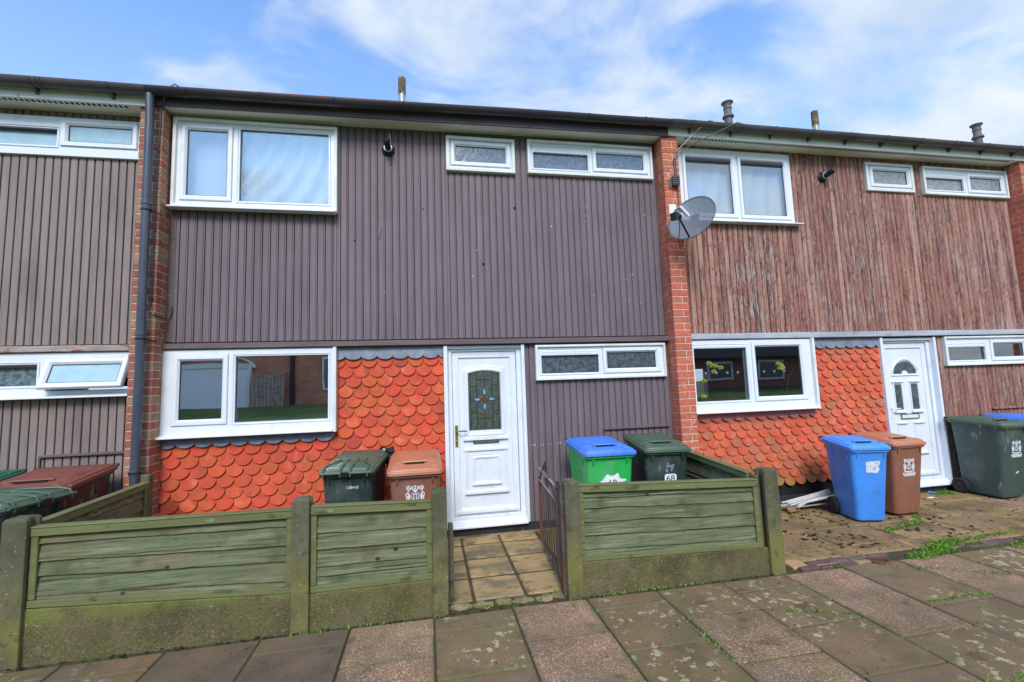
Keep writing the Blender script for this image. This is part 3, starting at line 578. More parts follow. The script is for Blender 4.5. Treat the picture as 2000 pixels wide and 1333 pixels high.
def door_set(par, dx, style):
    x = lambda v: v + dx
    b = MB()
    b.box(x(.172), x(.214), -.035, .06, -1.47, .462); b.box(x(1.03), x(1.066), -.035, .06, -1.462, .462)
    b.box(x(.214), x(1.03), -.005, .06, .425, .458)
    b.box(x(.214), x(.262), .03, .11, -1.40, .425); b.box(x(.98), x(1.03), .03, .11, -1.40, .425); b.box(x(.262), x(.98), .03, .11, .396, .425)
    b.box(x(.262), x(.98), .03, .11, -1.40, -1.366)
    fr = b.build('door_frame', m_white, par, bevel=.004)
    MB().prism([(-.055,-1.472),(-.055,-1.452),(.03,-1.40),(.11,-1.40),(.11,-1.472)], lambda p, k: (x(.205) if k == 0 else x(1.04), p[0], p[1])).build('threshold', m_white, fr, bevel=.003)
    d = MB(); L = (x(.266), x(.976), -1.362, .392)
    d.box(L[0], L[1], .066, .105, L[2], L[3])
    loops(d, L, [(0,.066),(0,.052),(.004,.048),(.062,.048),(.066,.052),(.07,.066)])
    d.box(L[0]+.02, L[1]-.02, .03, .0478, L[2]+.02, L[2]+.05)
    if style == 'M':
        loops(d, (x(.384),x(.852),-.555,.205), [(0,.066),(.008,.052),(.02,.056),(.03,.046),(.05,.048),(.056,.062)], arch=.03)
        d.box(x(.372), x(.864), .036, .0655, -.575, -.548)
        loops(d, (x(.392),x(.85),-1.135,-.668), [(0,.066),(.006,.05),(.02,.054),(.03,.062),(.07,.062),(.074,.066)])
        loops(d, (x(.47),x(.77),-1.05,-.75), [(0,.066),(.008,.052),(.022,.056),(.034,.066)])
        d.box(x(.38), x(.86), .034, .0655, -1.145, -1.118); d.box(x(.385), x(.855), .044, .0655, -.69, -.668); d.box(x(.462), x(.778), .04, .0655, -1.056, -1.036)
    else:
        loops(d, (x(.40),x(.842),-.045,.05), [(0,.066),(.006,.05),(.02,.054),(.028,.064)], arch=.14)
        for a in (.40, .662): loops(d, (x(a),x(a+.17),-.52,-.12), [(0,.066),(.006,.05),(.02,.054),(.03,.064)])
        for a in (.39, .66): d.box(x(a), x(a+.185), .036, .0655, -.53, -.515); d.box(x(a), x(a+.185), .04, .0655, -.128, -.115)
        for a in (.40, .662): loops(d, (x(a),x(a+.18),-1.06,-.655), [(0,.066),(.006,.05),(.02,.058),(.03,.066)]); d.box(x(a-.01), x(a+.19), .036, .0655, -1.07, -1.052); d.box(x(a), x(a+.18), .042, .0655, -.672, -.655)
    dr = d.build('door', m_white, par, bevel=.002)
    if style == 'M':
        gl = MB(); arc = [(x(.44)+.352*t/12, .184 + .028*(1-(2*t/12-1)**2)) for t in range(13)]
        gl.prism([(x(.44),-.466)] + arc + [(x(.792),-.466)], lambda p, k: (p[0], .0605 + .004*k, p[1])); gl.build('pane', m_obsD, dr)
        ln = MB(); cx = x(.616); t = .0034; Y0, Y1 = .0575, .0606
        def seg(xa, za, xb, zb_): 
            if abs(xa-xb) < 1e-6: ln.box(xa-t, xa+t, Y0, Y1, min(za,zb_), max(za,zb_))
            else: ln.box(min(xa,xb), max(xa,xb), Y0+.0004, Y1, za-t, za+t)
        for o in (-.155, -.085, .085, .155): seg(cx+o, -.466, cx+o, .196)
        seg(cx, -.466, cx, .21); seg(cx-.176, -.135, cx+.176, -.135)
        seg(cx-.085, .082, cx+.085, .082); seg(cx-.155, .008, cx-.085, .008); seg(cx+.085, .016, cx+.155, .016); seg(cx-.155, -.27, cx-.085, -.27); seg(cx+.085, -.265, cx+.155, -.265); seg(cx-.085, -.345, cx+.085, -.345)
        def drop(px, pz, ang, s, yy):
            q = []
            for i in range(14):
                a = 2*PI*i/14; rr_ = 1; u, v = math.sin(a), math.cos(a); u *= .42*(1 if v < 0 else (1-v)**.8 if v > .0 else 1)
                q.append((px + s*(u*math.cos(ang) - v*math.sin(ang)), pz + s*(u*math.sin(ang) + v*math.cos(ang))))
            return q
        bl = MB()
        for a, ox, oz in ((0,0,.085),(PI,0,-.085),(PI/2,-.085,0),(-PI/2,.085,0)):
            ln.prism(drop(cx+ox, -.135+oz, a, .047, 0), lambda p, k: (p[0], .0562 + .002*k, p[1])); bl.prism(drop(cx+ox, -.135+oz, a, .037, 0), lambda p, k: (p[0], .0548 + .002*k, p[1]))
        ln.build('leading', m_leadline, dr); bl.build('blue_glass_drops', m_blueglass, dr)
        MB().prism([(cx,-.135-.036),(cx+.036,-.135),(cx,-.135+.036),(cx-.036,-.135)], lambda p, k: (p[0], .0555 + .003*k, p[1])).build('red_glass_diamond', m_redglass, dr)
    else:
        f = MB(); f.prism([(x(.43),-.015)] + [(x(.621)+.18*math.cos(a), -.015+.165*math.sin(a)) for a in [PI - PI*i/14 for i in range(15)]] + [(x(.621)+.055*math.cos(a), -.015+.05*math.sin(a)) for a in [PI*i/8 for i in range(9)]], lambda p, k: (p[0], .058 + .006*k, p[1])); f.build('pane', m_obsG, dr)
        for a in (.434, .696): MB().box(x(a), x(a+.098), .058, .066, -.485, -.155).build('pane', m_obsG, dr)
    hm = m_brass if style == 'M' else m_white
    h = MB(); h.box(x(.284), x(.314), .036, .0475, -.635, -.405); h.tube([(x(.299),.04,-.465),(x(.299),.0,-.465),(x(.33),-.006,-.465),(x(.41),-.004,-.468)], .0085)
    h.lathe([(.012,0),(.012,.01),(.006,.012)], Matrix.Translation((x(.299),.036,-.575)) @ Matrix.Rotation(PI/2,4,'X'), 12); h.build('handle', hm, dr, bevel=.002)
    l = MB(); l.ring((x(.478),x(.764),-.612,-.545), (x(.488),x(.754),-.602,-.555), .05, .066, 1); l.box(x(.488), x(.754), .056, .064, -.602, -.555, 0); l.build('letterbox', [m_letter if style == 'M' else m_white, m_gasket if style == 'M' else m_brass], dr, bevel=.002)
def flue(par, x, z, ang, strap=False):
    f = MB(); T = Matrix.Translation((x,0,z)) @ Matrix.Rotation(PI/2,4,'X')
    f.lathe([(.072,-.01),(.072,.012),(.062,.022),(.05,.03),(.044,.045)], T, 20)
    d = Vector((math.sin(ang)*.5, -.72, .42)).normalized(); p0 = Vector((x,-.03,z))
    f.tube([p0, p0+Vector((0,-.06,.0)), p0+Vector((0,-.07,0))+d*.02, p0+Vector((0,-.07,0))+d*.05], .034, 14)
    f.tube([p0+Vector((0,-.07,0))+d*.048, p0+Vector((0,-.07,0))+d*.07], [.040,.038], 14)
    o = f.build('boiler_flue', m_black, par, smooth=True, angle=40)
    c = MB(); c.lathe([(.046,0),(.049,.004),(.049,.012),(.046,.016)], Matrix.Translation((x,-.05,z)) @ Matrix.Rotation(PI/2,4,'X'), 20); c.build('collar', m_galv, o, smooth=True)
    if strap: MB().box(x+.004, x+.03, -.012, -.004, z+.075, z+.19).build('strap', m_galv, o)
def stack(par, kind, x, y, zr, top):
    b = MB()
    if kind == 'flue':
        b.tube([(x,y,zr-.2),(x,y,top-.20)], .040, 16, 0); b.tube([(x,y,top-.205),(x,y,top)], .043, 16, 1)
        b.build('flue_pipe', [m_galv, m_stack], par, smooth=True, angle=40)
    else:
        b.lathe([(r_*.8, h_) for r_, h_ in [(.082,zr-.3),(.082,top-.30),(.118,top-.285),(.118,top-.262),(.088,top-.225),(.078,top-.21),(.078,top-.13),(.09,top-.125),(.09,top-.115),(.08,top-.1),(.082,top-.055),(.108,top-.022),(.122,top-.018),(.122,top),(.1,top)]], Matrix.Translation((x,y,0)), 20)
        b.build('soil_vent_pipe', m_vent, par, smooth=True, angle=35)
def batten(par, x0, x1, z, mat, hinge=True):
    b = MB(); b.box(x0, x1, -.03, .0, z-.012, z+.014); o = b.build('hatch_batten', mat, par, bevel=.004)
    if hinge:
        MB().box(x0-.006, x0+.008, -.018, -.003, z-.20, z-.016).box(x0-.045, x0+.03, -.014, -.004, z-.135, z-.118).box(x0-.04, x0-.025, -.016, -.004, z-.15, z-.10).box(x0+.012, x0+.027, -.016, -.004, z-.155, z-.11).build('hatch_catch', m_iron, o)

XL, XR = -2.53, 2.82            # main house between its piers
PW = 5.56

# --- left house (seen only at its right end, but whole)
hl = thing('terraced_house', (-5.3,0,-1.52), 'terraced house at the left with taupe boards and an open frosted window', 'house', 'houses of the terrace')
o5 = -PW
bwL, swL, dwL = (-8.03,-6.45,1.84,2.78), (-5.315,-4.525,2.38,2.785), (-4.37,-2.785,2.395,2.788)
a0, a1 = -8.09, -2.73
boards(hl, 'upper_cladding', fill(a0,a1,.535,2.90,[bwL,swL,dwL]), m_cladL, .0706, 'L', -3.997)
lbL, dL, ldL = (-8.09,-6.49,-.36,.46), (-5.39,-4.49,-1.48,.463), (-4.37,-2.785,.055,.455)
boards(hl, 'lower_cladding', fill(-4.49,a1,-1.5,.463,[ldL]), m_cladL, .0706, 'L', -3.98)
MB().box(a0,a1,-.06,.04,.463,.522).build('drip_band', m_oldwood, hl, bevel=.006)
rowsL = []
for k in range(18):
    z = .33 - .103*k
    if z > -1.42: rowsL.append((z, -6.49 if z > -.44 else -8.09, -5.39) + ((-8.09,) if k == 0 else ()))
scallops(hl, 'tile_hanging', rowsL, m_tile, 5); MB().box(-6.49,-5.39,.037,.07,-1.5,.463).box(-8.09,-6.49,.037,.07,-1.5,-.36).build('tile_backing', m_gap, hl)
window(hl, bwL, [('open',-7.91,-7.54,1.97,2.67,m_glass),('fixed',-7.41,-6.54,1.93,2.70,m_glass)], -.03)
window(hl, swL, [('open',-5.2,-4.63,2.5,2.68,m_obsL)], -.03)
window(hl, dwL, [('fixed',-4.27,-3.535,2.49,2.665,m_obsL,dict(vent=.03,ventmat=m_gutterD)),('open',-3.442,-2.89,2.545,2.71,m_obsL)], -.03)
window(hl, lbL, [('open',-7.93,-7.55,-.22,.35,m_glass),('fixed',-7.43,-6.55,-.265,.39,m_glass)], -.03, sill=(-8.09,-6.46,-.392))
window(hl, ldL, [('fixed',-4.27,-3.57,.155,.352,m_obsW,dict(vent=.03,ventmat=m_gutterD)),('open',-3.44,-2.87,.16,.345,m_obsL,dict(swing=R(21)))], -.03, sill=(-4.4,-2.76,.03))
door_set(hl, -5.56, 'M')
eaves(hl, -8.29, -2.63, 2.86, 2.865, False, m_gutter, 2.972, 2.99, 9)
roof(hl, -8.29, -2.63, 2.985, 3.0); shell(hl, a0, a1, (-8.29,-8.09), None); brick_pier(hl, -8.29, -8.09, 2.86, m_brickL)
MB().box(-8.09,-2.73,.0,.06,-1.62,-1.5).build('plinth', m_plinth, hl)
batten(hl, -3.515, -2.80, -.497, m_timber)

# --- main house
hm = thing('terraced_house', (.15,0,-1.52), 'middle terraced house with grey brown boards and a leaded glass front door', 'house', 'houses of the terrace')
bw, sw, dw = (-2.505,-.92,1.905,2.852), (.244,1.037,2.447,2.858), (1.19,2.766,2.462,2.878)
def mz(x): return 2.892 + (x+2.51)*.0118
boards(hm, 'upper_cladding', [r_ for r_ in fill(XL+.06,XR,.542,2.955,[bw,sw,dw])], m_clad, .0772, 'M', 1.190)
MB().box(XL,XL+.06,-.006,.06,.542,1.905).box(XL,-2.505,-.006,.06,1.905,2.92).build('corner_board', m_timber, hm, bevel=.004)
lb, ld, dr = (-2.53,-.925,-.36,.46), (1.19,2.77,.05,.447), (.17,1.066,-1.48,.463)
boards(hm, 'lower_cladding', fill(1.066,XR,-1.47,.463,[ld]), m_clad, .0772, 'M', 1.203)
MB().box(XL-.03,XR+.025,-.062,.04,.468,.524).box(XL+.002,XR-.002,-.02,.04,.524,.536,1).build('drip_band', [m_timber, m_gap], hm, bevel=.006)
window(hm, bw, [('open',-2.380,-2.008,2.037,2.735,m_glassup),('fixed',-1.885,-1.010,1.993,2.776,m_glassup)], -.045, casing=.032, sill=(-2.515,-.935,1.885))
window(hm, sw, [('open',.351,.932,2.572,2.756,m_obsM)], -.02, casing=.036)
window(hm, dw, [('fixed',1.262,1.938,2.54,2.798,m_obsM,dict(vent=.06)),('open',2.050,2.654,2.586,2.772,m_obsM)], -.02, casing=.03)
window(hm, lb, [('open',-2.378,-2.0,-.22,.352,m_glass),('fixed',-1.88,-1.006,-.265,.39,m_glass)], -.035, sill=(-2.55,-.955,-.392))
MB().box(-.955,-.922,-.075,.05,-.40,.462).build('window_edge_board', m_whitewood, hm, bevel=.003)
window(hm, ld, [('fixed',1.262,1.942,.126,.384,m_obsG,dict(vent=.055)),('open',2.047,2.652,.164,.348,m_obsG)], -.02, casing=.026)
door_set(hm, 0, 'M')
rows = []
for k in range(18):
    z = .352 - .1035*k
    if z > -1.43: rows.append((z, -.922 if z > -.47 else XL, .17) + ((-.922+.16*6,) if k == 0 else ()))
scallops(hm, 'tile_hanging', rows, m_tile, 11)
MB().box(-.925,.17,.037,.07,-1.5,.463).box(XL,-.925,.037,.07,-1.5,-.362).build('tile_backing', m_gap, hm)
lead_strip(hm, -.922, .17, .462, .375, m_lead, phase=.08); lead_strip(hm, XL, -.94, -.36, -.445, m_lead, phase=.03)
MB().box(XL,XR,.0,.065,-1.64,-1.475).build('plinth', m_plinth, hm, bevel=.004)
flue(hm, -.39, 2.66, -.1, True); stack(hm, 'flue', -.24, .1, 3.18, 3.60)
eaves(hm, -2.63, 2.90, 2.890, 2.955, True, m_gutterD, 2.985, 3.075, 8, 2)
roof(hm, -2.63, 2.92, 3.0, 3.08); shell(hm, XL, XR, (-2.73,-2.53), (2.82,3.03))
brick_pier(hm, -2.735, -2.53, 2.873, m_brickL); brick_pier(hm, 2.82, 3.03, 2.938, m_brick)
batten(hm, 1.96, 2.77, -.522, m_timber)
d = MB(); d.tube([(-2.605,-.285,2.95),(-2.605,-.285,2.90),(-2.602,-.275,2.7),(-2.59,-.275,-1.5)], .037, 18)
for z in (1.85, .60, -.66, -1.0): d.lathe([(.037,-.02),(.043,-.018),(.043,.018),(.037,.02)], Matrix.Translation((-2.597,-.275,z)), 18)
dp = d.build('drainpipe', m_pipe, hm, smooth=True, angle=40)
for z in (1.78, .55, -.66):
    q = MB(); q.lathe([(.0385,-.006),(.045,-.006),(.045,.006),(.0385,.006)], Matrix.Translation((-2.597,-.275,z)), 18); q.tube([(-2.56,-.27,z),(-2.535,-.25,z-.012),(-2.50,-.20,z-.02)], .007); q.build('pipe_clip', m_black, dp)
t = MB(); t.tube([(-.49,-.004,1.78),(-.49,-.03,1.77),(-.492,-.03,1.69),(-.49,-.006,1.64)], .006); t.build('washing_line_hook', m_galv, hm)
h = MB()
for x, z in ((.64,1.38),(-.36,2.50),(-.02,2.0),(-.75,1.62),(1.02,2.05)): h.lathe([(.0001,0),(.008 if x < .6 else .016,0),(.008 if x < .6 else .014,.002)], Matrix.Translation((x,-.0015,z)) @ Matrix.Rotation(PI/2,4,'X'), 9)
h.build('board_holes', m_gap, hm)
h = MB(); r_ = random.Random(5)
for i in range(26):
    x, z = (1.09+.032*i, -.66+r_.uniform(-.006,.006)) if i % 3 and i < 20 else (r_.uniform(-.6,2.7), r_.uniform(.8,2.2)); h.box(x-.004, x+r_.uniform(-.001,.004), -.0025, .0005, z-.004, z+r_.uniform(.002,.014))
h.build('paint_scars', m_sticker, hm)

# --- right house (weathered) and the one beyond its pier
def right_house(dx, label, full=True):
    h = thing('terraced_house', (5.7+dx,0,-1.52), label, 'house', 'houses of the terrace'); x = lambda *v: tuple(q + dx for q in v[:2]) + tuple(v[2:])
    a0, a1 = 3.03+dx, 8.38+dx
    bw, sw, dw = x(3.05,4.735,1.975,2.912), x(5.922,6.707,2.478,2.882), x(6.858,8.358,2.462,2.87)
    boards(h, 'upper_cladding', fill(a0,a1,.56,2.97,[bw,sw,dw]), m_cladR, .0722, 'R', 6.93)
    lb, ld = x(3.03,4.785,-.375,.468), x(6.86,8.37,.066,.462)
    boards(h, 'lower_cladding', fill(6.72+dx,a1,-1.45,.468,[ld]), m_cladR, .0722, 'R', 6.93)
    MB().box(a0,a1,-.06,.04,.478,.548).build('drip_flashing', m_flash, h, bevel=.006)
    window(h, bw, [('open',3.235,3.86,2.075,2.79,m_glassup,dict(vent=.045,ventmat=m_gutterD)),('open',4.012,4.63,2.072,2.79,m_glassup,dict(vent=.045,ventmat=m_gutterD))] if False else
           [('open',3.235+dx,3.86+dx,2.075,2.79,m_glassup,dict(vent=.05,ventmat=m_gutterD)),('open',4.012+dx,4.63+dx,2.072,2.79,m_glassup,dict(vent=.05,ventmat=m_gutterD))], -.02, sill=x(3.05,4.80,1.945))
    window(h, sw, [('open',6.06+dx,6.622+dx,2.6,2.786,m_obsR)], -.005, casing=.036)
    window(h, dw, [('fixed',6.927+dx,7.58+dx,2.543,2.765,m_obsR,dict(vent=.045)),('open',7.70+dx,8.26+dx,2.578,2.753,m_obsR)], -.02, casing=.026)
    window(h, lb, [('fixed',3.14+dx,3.85+dx,-.265,.40,m_glassR,dict(vent=.03)),('open',3.974+dx,4.604+dx,-.233,.378,m_glassR)], -.035, sill=x(3.03,4.765,-.405))
    MB().box(4.755+dx,4.79+dx,-.08,.05,-.40,.474).build('window_edge_board', m_whitewood, h, bevel=.003)
    window(h, ld, [('fixed',6.935+dx,7.564+dx,.14,.347,m_glassR,dict(vent=.03)),('open',7.705+dx,8.242+dx,.173,.355,m_glassR)], -.02, casing=.026)
    door_set(h, 5.66+dx, 'R')
    rows = []
    for k in range(18):
        z = .360 - .0985*k
        if z > -1.42: rows.append((z, (4.79 if z > -.49 else 3.03)+dx, 5.835+dx) + ((4.79+dx,) if k == 0 else ()))
    scallops(h, 'tile_hanging', rows, m_tileR, 23, w=.152)
    MB().box(4.785+dx,5.835+dx,.037,.07,-1.45,.47).box(a0,4.785+dx,.037,.07,-1.45,-.38).build('tile_backing', m_gap, h)
    lead_strip(h, 4.79+dx, 5.835+dx, .470, .385, m_lead, phase=.076, w=.152); lead_strip(h, a0, 4.77+dx, -.378, -.46, m_leadR, phase=.02, w=.152)
    MB().box(a0,a1,.0,.065,-1.64,-1.44).build('plinth', m_plinth, h, bevel=.004)
    flue(h, 5.235+dx, 2.635, .9); stack(h, 'flue', 5.33+dx, .1, 3.2, 3.64); stack(h, 'vent', 5.31+dx, 1.8, 3.7, 4.88)
    eaves(h, 2.90+dx, 8.46+dx, 2.957, 2.957, False, m_gutter, 3.078, 3.085, 10, 4)
    roof(h, 2.92+dx, 8.48+dx, 3.085, 3.09); shell(h, a0, a1, None, (8.38+dx,8.60+dx))
    brick_pier(h, 8.38+dx, 8.60+dx, 2.945, m_brick)
    batten(h, 7.57+dx, 8.33+dx, -.528, m_cladR, False)
    return h
hr = right_house(0, 'terraced house with peeling red boards and a fan light front door')
h4 = right_house(PW, 'terraced house beyond the far right pier, mostly out of view')
for k, x0 in enumerate((3.30,3.445,3.59,3.735,4.10,4.245,4.39)):
    MB().ring((x0,x0+.024,.06,.084), (x0+.006,x0+.018,.066,.078), .012, .016).build('window_sticker', m_sticker, hr)

# ------------------------------------------------------------------ fences and gate
FY = -1.6
def post(par, x0, x1, y0, y1, zt, slots=(), seed=0):
    """concrete post with panel slots; slots: 'l','r' sides"""
    xm, w = (x0+x1)/2, .018; ym, hw = (y0+y1)/2, .028
    poly = [(x0,y0),(x1,y0)]
    if 'r' in slots: poly += [(x1,ym-hw),(x1-w,ym-hw),(x1-w,ym+hw),(x1,ym+hw)]
    poly += [(x1,y1),(x0,y1)]
    if 'l' in slots: poly += [(x0,ym+hw),(x0+w,ym+hw),(x0+w,ym-hw),(x0,ym-hw)]
    b = MB(); n = len(poly); zb = g(ym)-.05
    def ring(z, ins): return [(xm+(p[0]-xm)*(1-ins), ym+(p[1]-ym)*(1-ins), z) for p in poly]
    nz = 10; rings = [ring(zb+(zt-.02-zb)*i/nz, 0) for i in range(nz+1)] + [ring(zt-.006, .10), ring(zt, .32)]
    r_ = random.Random(seed)
    b.loft([[(p[0]+r_.uniform(-.0012,.0012), p[1]+r_.uniform(-.0012,.0012), p[2]+(r_.uniform(-.002,.004) if i > nz-1 else 0)) for p in rr_] for i, rr_ in enumerate(rings)])
    return b.build('post', m_post, par, bevel=.004)
def panel(par, A, B, zt0, zt1, zb0, zb1, side, seed, n=6, badge=None):
    """waney-lap panel from A to B (xy); top heights zt0..zt1, bottom zb0..zb1; side=+1: boards face the right-hand normal of A->B"""
    A, B = Vector((*A,0)), Vector((*B,0)); d = (B-A); Lg = d.length; d.normalize(); nrm = Vector((d.y,-d.x,0))*side
    r_ = random.Random(seed)
    def P(u, z, o): p = A + d*u + nrm*o; return (p.x, p.y, z)
    zt = lambda u: zt0+(zt1-zt0)*u/Lg; zb = lambda u: zb0+(zb1-zb0)*u/Lg
    b = MB(); M_ = 36; ws = [r_.choice((.55,.8,1.25,1.5)) for _ in range(n)]; cs = [sum(ws[:q])/sum(ws) for q in range(n+1)]
    for k in range(n):
        f0, f1 = cs[k], cs[k+1]; off = r_.uniform(0, 50); am = r_.uniform(.006,.016); jit = r_.uniform(-.012,.012)
        fr, bk = [], []
        for i in range(M_+1):
            u = Lg*i/M_; H = zt(u)-.05-(zb(u)+.02)
            top = zt(u)-.045-H*max(0, f0-.05); bot = zt(u)-.045-H*f1 + (jit + am*.8*mnoise.noise(Vector((u*2.2+off,k,0))) + .005*mnoise.noise(Vector((u*9+off,k,3))) if k < n-1 else 0)
            w1 = .006*mnoise.noise(Vector((u*1.5+off, 5, k)))
            fr.append((P(u,top,.004+w1*.3), P(u,(top+bot)/2,.014+w1), P(u,bot,.024+w1))); bk.append((P(u,top,-.003), P(u,(top+bot)/2,.004), P(u,bot,.012)))
        for i in range(M_):
            a, c = fr[i], fr[i+1]; e, h_ = bk[i], bk[i+1]
            vs = [*a, *c, *e, *h_]
            b.add(vs, [(0,3,4,1),(1,4,5,2),(6,7,10,9),(7,8,11,10),(0,6,9,3)], 0)
            b.add(vs, [(2,5,11,8)], 1 if k in (0,2) and mnoise.noise(Vector((i*.12+off,1,k))) > -.1 else 0)
        # weld: done by merge below
    pn = b.build('panel', [m_fence, m_fenceedge], par)
    bm = bmesh.new(); bm.from_mesh(pn.data); bmesh.ops.remove_doubles(bm, verts=bm.verts, dist=.0004); bmesh.ops.recalc_face_normals(bm, faces=bm.faces); bm.to_mesh(pn.data); bm.free()
    def beam(u0, u1, za, zb_, o0, o1, nm='rail'):
        vs = [P(u,z,o) for u, (zl, zh) in ((u0, (za(u0), zb_(u0))), (u1, (za(u1), zb_(u1)))) for (o, z) in ((o0,zl),(o1,zl),(o1,zh),(o0,zh))]
        MB().add(vs, [(0,1,2,3),(7,6,5,4),(0,4,5,1),(1,5,6,2),(2,6,7,3),(3,7,4,0)]).build(nm, m_rail, pn, bevel=.004)
    beam(0, Lg, lambda u: zt(u)-.048, lambda u: zt(u), .018, .042, 'top_rail'); beam(0, Lg, lambda u: zb(u), lambda u: zb(u)+.042, .020, .040, 'bottom_rail')
    beam(-.0, Lg, lambda u: zt(u)-.0, lambda u: zt(u)+.012, -.022, .046, 'capping')
    for u0 in (.0, Lg-.04): beam(u0, u0+.04, lambda u: zb(u)+.044, lambda u: zt(u)-.05, .016, .036, 'side_batten')
    for u0 in [Lg*q for q in (.02, .33, .62, .95)]: beam(u0, u0+.035, lambda u: zb(u)+.01, lambda u: zt(u)-.01, -.03, -.004, 'back_batten')
    if badge is not None:
        q = MB(); q.prism([(badge+.028*math.cos(2*PI*i/18), .012*math.sin(2*PI*i/18)) for i in range(18)], lambda p, k: P(p[0], zt(p[0])-.023+p[1], .0455-.003*k)); q.build('badge', m_rail if False else m_badge, pn)
    return pn
m_badge = pm('pale_green_badge', S(128,138,100), S(112,122,88), 40, rough=.7)
def gravel(par, x0, x1, y0, y1, za, zb_, seed, axis='x'):
    b = MB(); n = 24; r_ = random.Random(seed); rings = []
    for i in range(n+1):
        t = i/n; x = x0+(x1-x0)*t; zt = za+(zb_-za)*t + .004*mnoise.noise(Vector((x*7,seed,0)))
        if axis == 'x': rings.append([(x,y0,g(y0)-.06),(x,y1,g(y1)-.06),(x,y1,zt),(x,y0,zt)])
        else:
            y = y0+(y1-y0)*t; rings.append([(x0,y,g(y)-.06),(x1,y,g(y)-.06),(x1,y,zt),(x0,y,zt)])
    b.loft(rings); return b.build('gravel_board', m_gravel, par, bevel=.006)
fl = thing('fence', (-1.2,FY,-1.56), 'low green timber fence of two panels left of the garden gateway', 'fence', 'garden fences')
post(fl, -2.535, -2.405, FY-.05, FY+.07, -.700, 'r', 1); post(fl, -.905, -.795, FY-.05, FY+.06, -.705, 'lr', 2); post(fl, .015, .118, FY-.05, FY+.06, -.714, 'l', 3)
panel(fl, (-2.405,FY+.02), (-.905,FY+.02), -.770, -.785, -1.235, -1.315, 1, 4, 6, 1.0); panel(fl, (-.795,FY+.02), (.015,FY+.02), -.775, -.800, -1.328, -1.322, 1, 9, 5, .13)
gravel(fl, -2.42, -.89, FY-.022, FY+.032, -1.238, -1.318, 1); gravel(fl, -.81, .03, FY-.022, FY+.032, -1.33, -1.325, 2)
fr = thing('fence', (1.9,FY,-1.56), 'single low green timber fence panel right of the garden gateway', 'fence', 'garden fences')
post(fr, .985, 1.10, FY-.05, FY+.06, -.718, 'r', 5); post(fr, 2.665, 2.79, FY-.05, FY+.07, -.745, 'l', 6)
MB().box(2.622,2.662,FY+.01,FY+.075,-1.58,-.80).build('side_post', m_post, fr, bevel=.005)
panel(fr, (1.10,FY+.02), (2.622,FY+.02), -.770, -.832, -1.315, -1.36, 1, 14, 6, .81)
gravel(fr, 1.09, 2.67, FY-.022, FY+.032, -1.318, -1.362, 3)
fs = thing('fence', (-2.6,-.9,-1.54), 'green side fence running from the front left corner post back to the drainpipe', 'fence', 'garden fences')
post(fs, -2.53, -2.42, -.36, -.27, -.66, '', 7) if False else None
panel(fs, (-2.47,-1.50), (-2.47,-.36), -.765, -.742, -1.32, -1.30, 1, 21, 5); MB().box(-2.50,-2.44,-1.5,-.36,-1.6,-1.325).build('gravel_board', m_gravel, fs, bevel=.005)
MB().box(-2.505,-2.435,-.355,-.285,-1.56,-.67).build('post', m_post, fs, bevel=.006)
fq = thing('fence', (2.7,-.9,-1.54), 'dark green side fence running back to the brick pier beside the dark 68 bin', 'fence', 'garden fences')
panel(fq, (2.66,-1.50), (2.66,-.30), -.80, -.72, -1.36, -1.33, -1, 25, 5); MB().box(2.63,2.69,-1.5,-.3,-1.6,-1.365).build('gravel_board', m_gravel, fq, bevel=.005)
MB().box(2.625,2.695,-.295,-.225,-1.56,-.70).build('post', m_post, fq, bevel=.006)

gt = thing('gate', (.98,-1.5,-1.55), 'rusty wrought iron garden gate with a scrolled top, standing open', 'gate')
def gate():
    H = Vector((.968,-1.50,0)); E = Vector((1.045,-.60,0)); d = E-H; Lg = d.length; d.normalize()
    P = lambda u, z: (H.x+d.x*u, H.y+d.y*u, z)
    zb, z1, z2 = -1.475, -.905, -.795
    b = MB(); b.tube([P(0,zb-.03),P(0,-.745)], .012, 8); b.build('hinge_stile', m_iron, gt)
    b = MB(); b.tube([P(Lg,zb),P(Lg,z1+.02)], .012, 8); b.build('latch_stile', m_ironred, gt)
    b = MB(); b.tube([P(0,zb),P(Lg,zb)], .009, 6); b.build('rail', m_iron, gt)
    for z in (z1, z2): MB().box(-.004, Lg+.015, -.009, .009, -.004, .004, 0, Matrix.Translation(P(0,z)) @ Matrix.Rotation(math.atan2(d.y,d.x),4,'Z')).build('rail', m_worniron, gt)
    n = 8
    for i in range(1, n): MB().tube([P(Lg*i/n,zb),P(Lg*i/n,z1)], .0058, 6).build('bar', m_iron, gt)
    b = MB(); m = Lg*.52
    b.tube([P(Lg,z1),P(m+.05,-.685)], .008, 6); b.tube([P(.06,z1),P(m-.12,z2),P(m-.05,-.685)], .008, 6)
    def curl(u, z, r, a0, a1, sx): return [P(u+sx*r*(1-.06*i)*math.cos(a0+(a1-a0)*i/12), z+r*(1-.06*i)*math.sin(a0+(a1-a0)*i/12)) for i in range(13)]
    for sx in (-1, 1):
        b.tube(curl(m+sx*.05, -.735, .045, PI*.9, -PI*.9, sx), .0085, 6); b.tube(curl(m+sx*.045, -.85, .042, PI, -PI*.7, sx), .0085, 6)
    b.tube([P(m-.05,-.685),P(m,-.665),P(m+.05,-.685)], .0085, 6)
    b.build('scrollwork', m_iron, gt)
    b = MB(); b.box(.955,.99,-1.545,-1.49,-.79,-.765); b.box(.955,.99,-1.545,-1.49,-1.44,-1.415); b.build('hinge', m_rust, gt)
    b = MB(); b.box(.962,.984,-1.60,-1.53,-1.55,-.735); b.build('hinge_board', m_fenceedge if False else m_iron, gt)
gate()

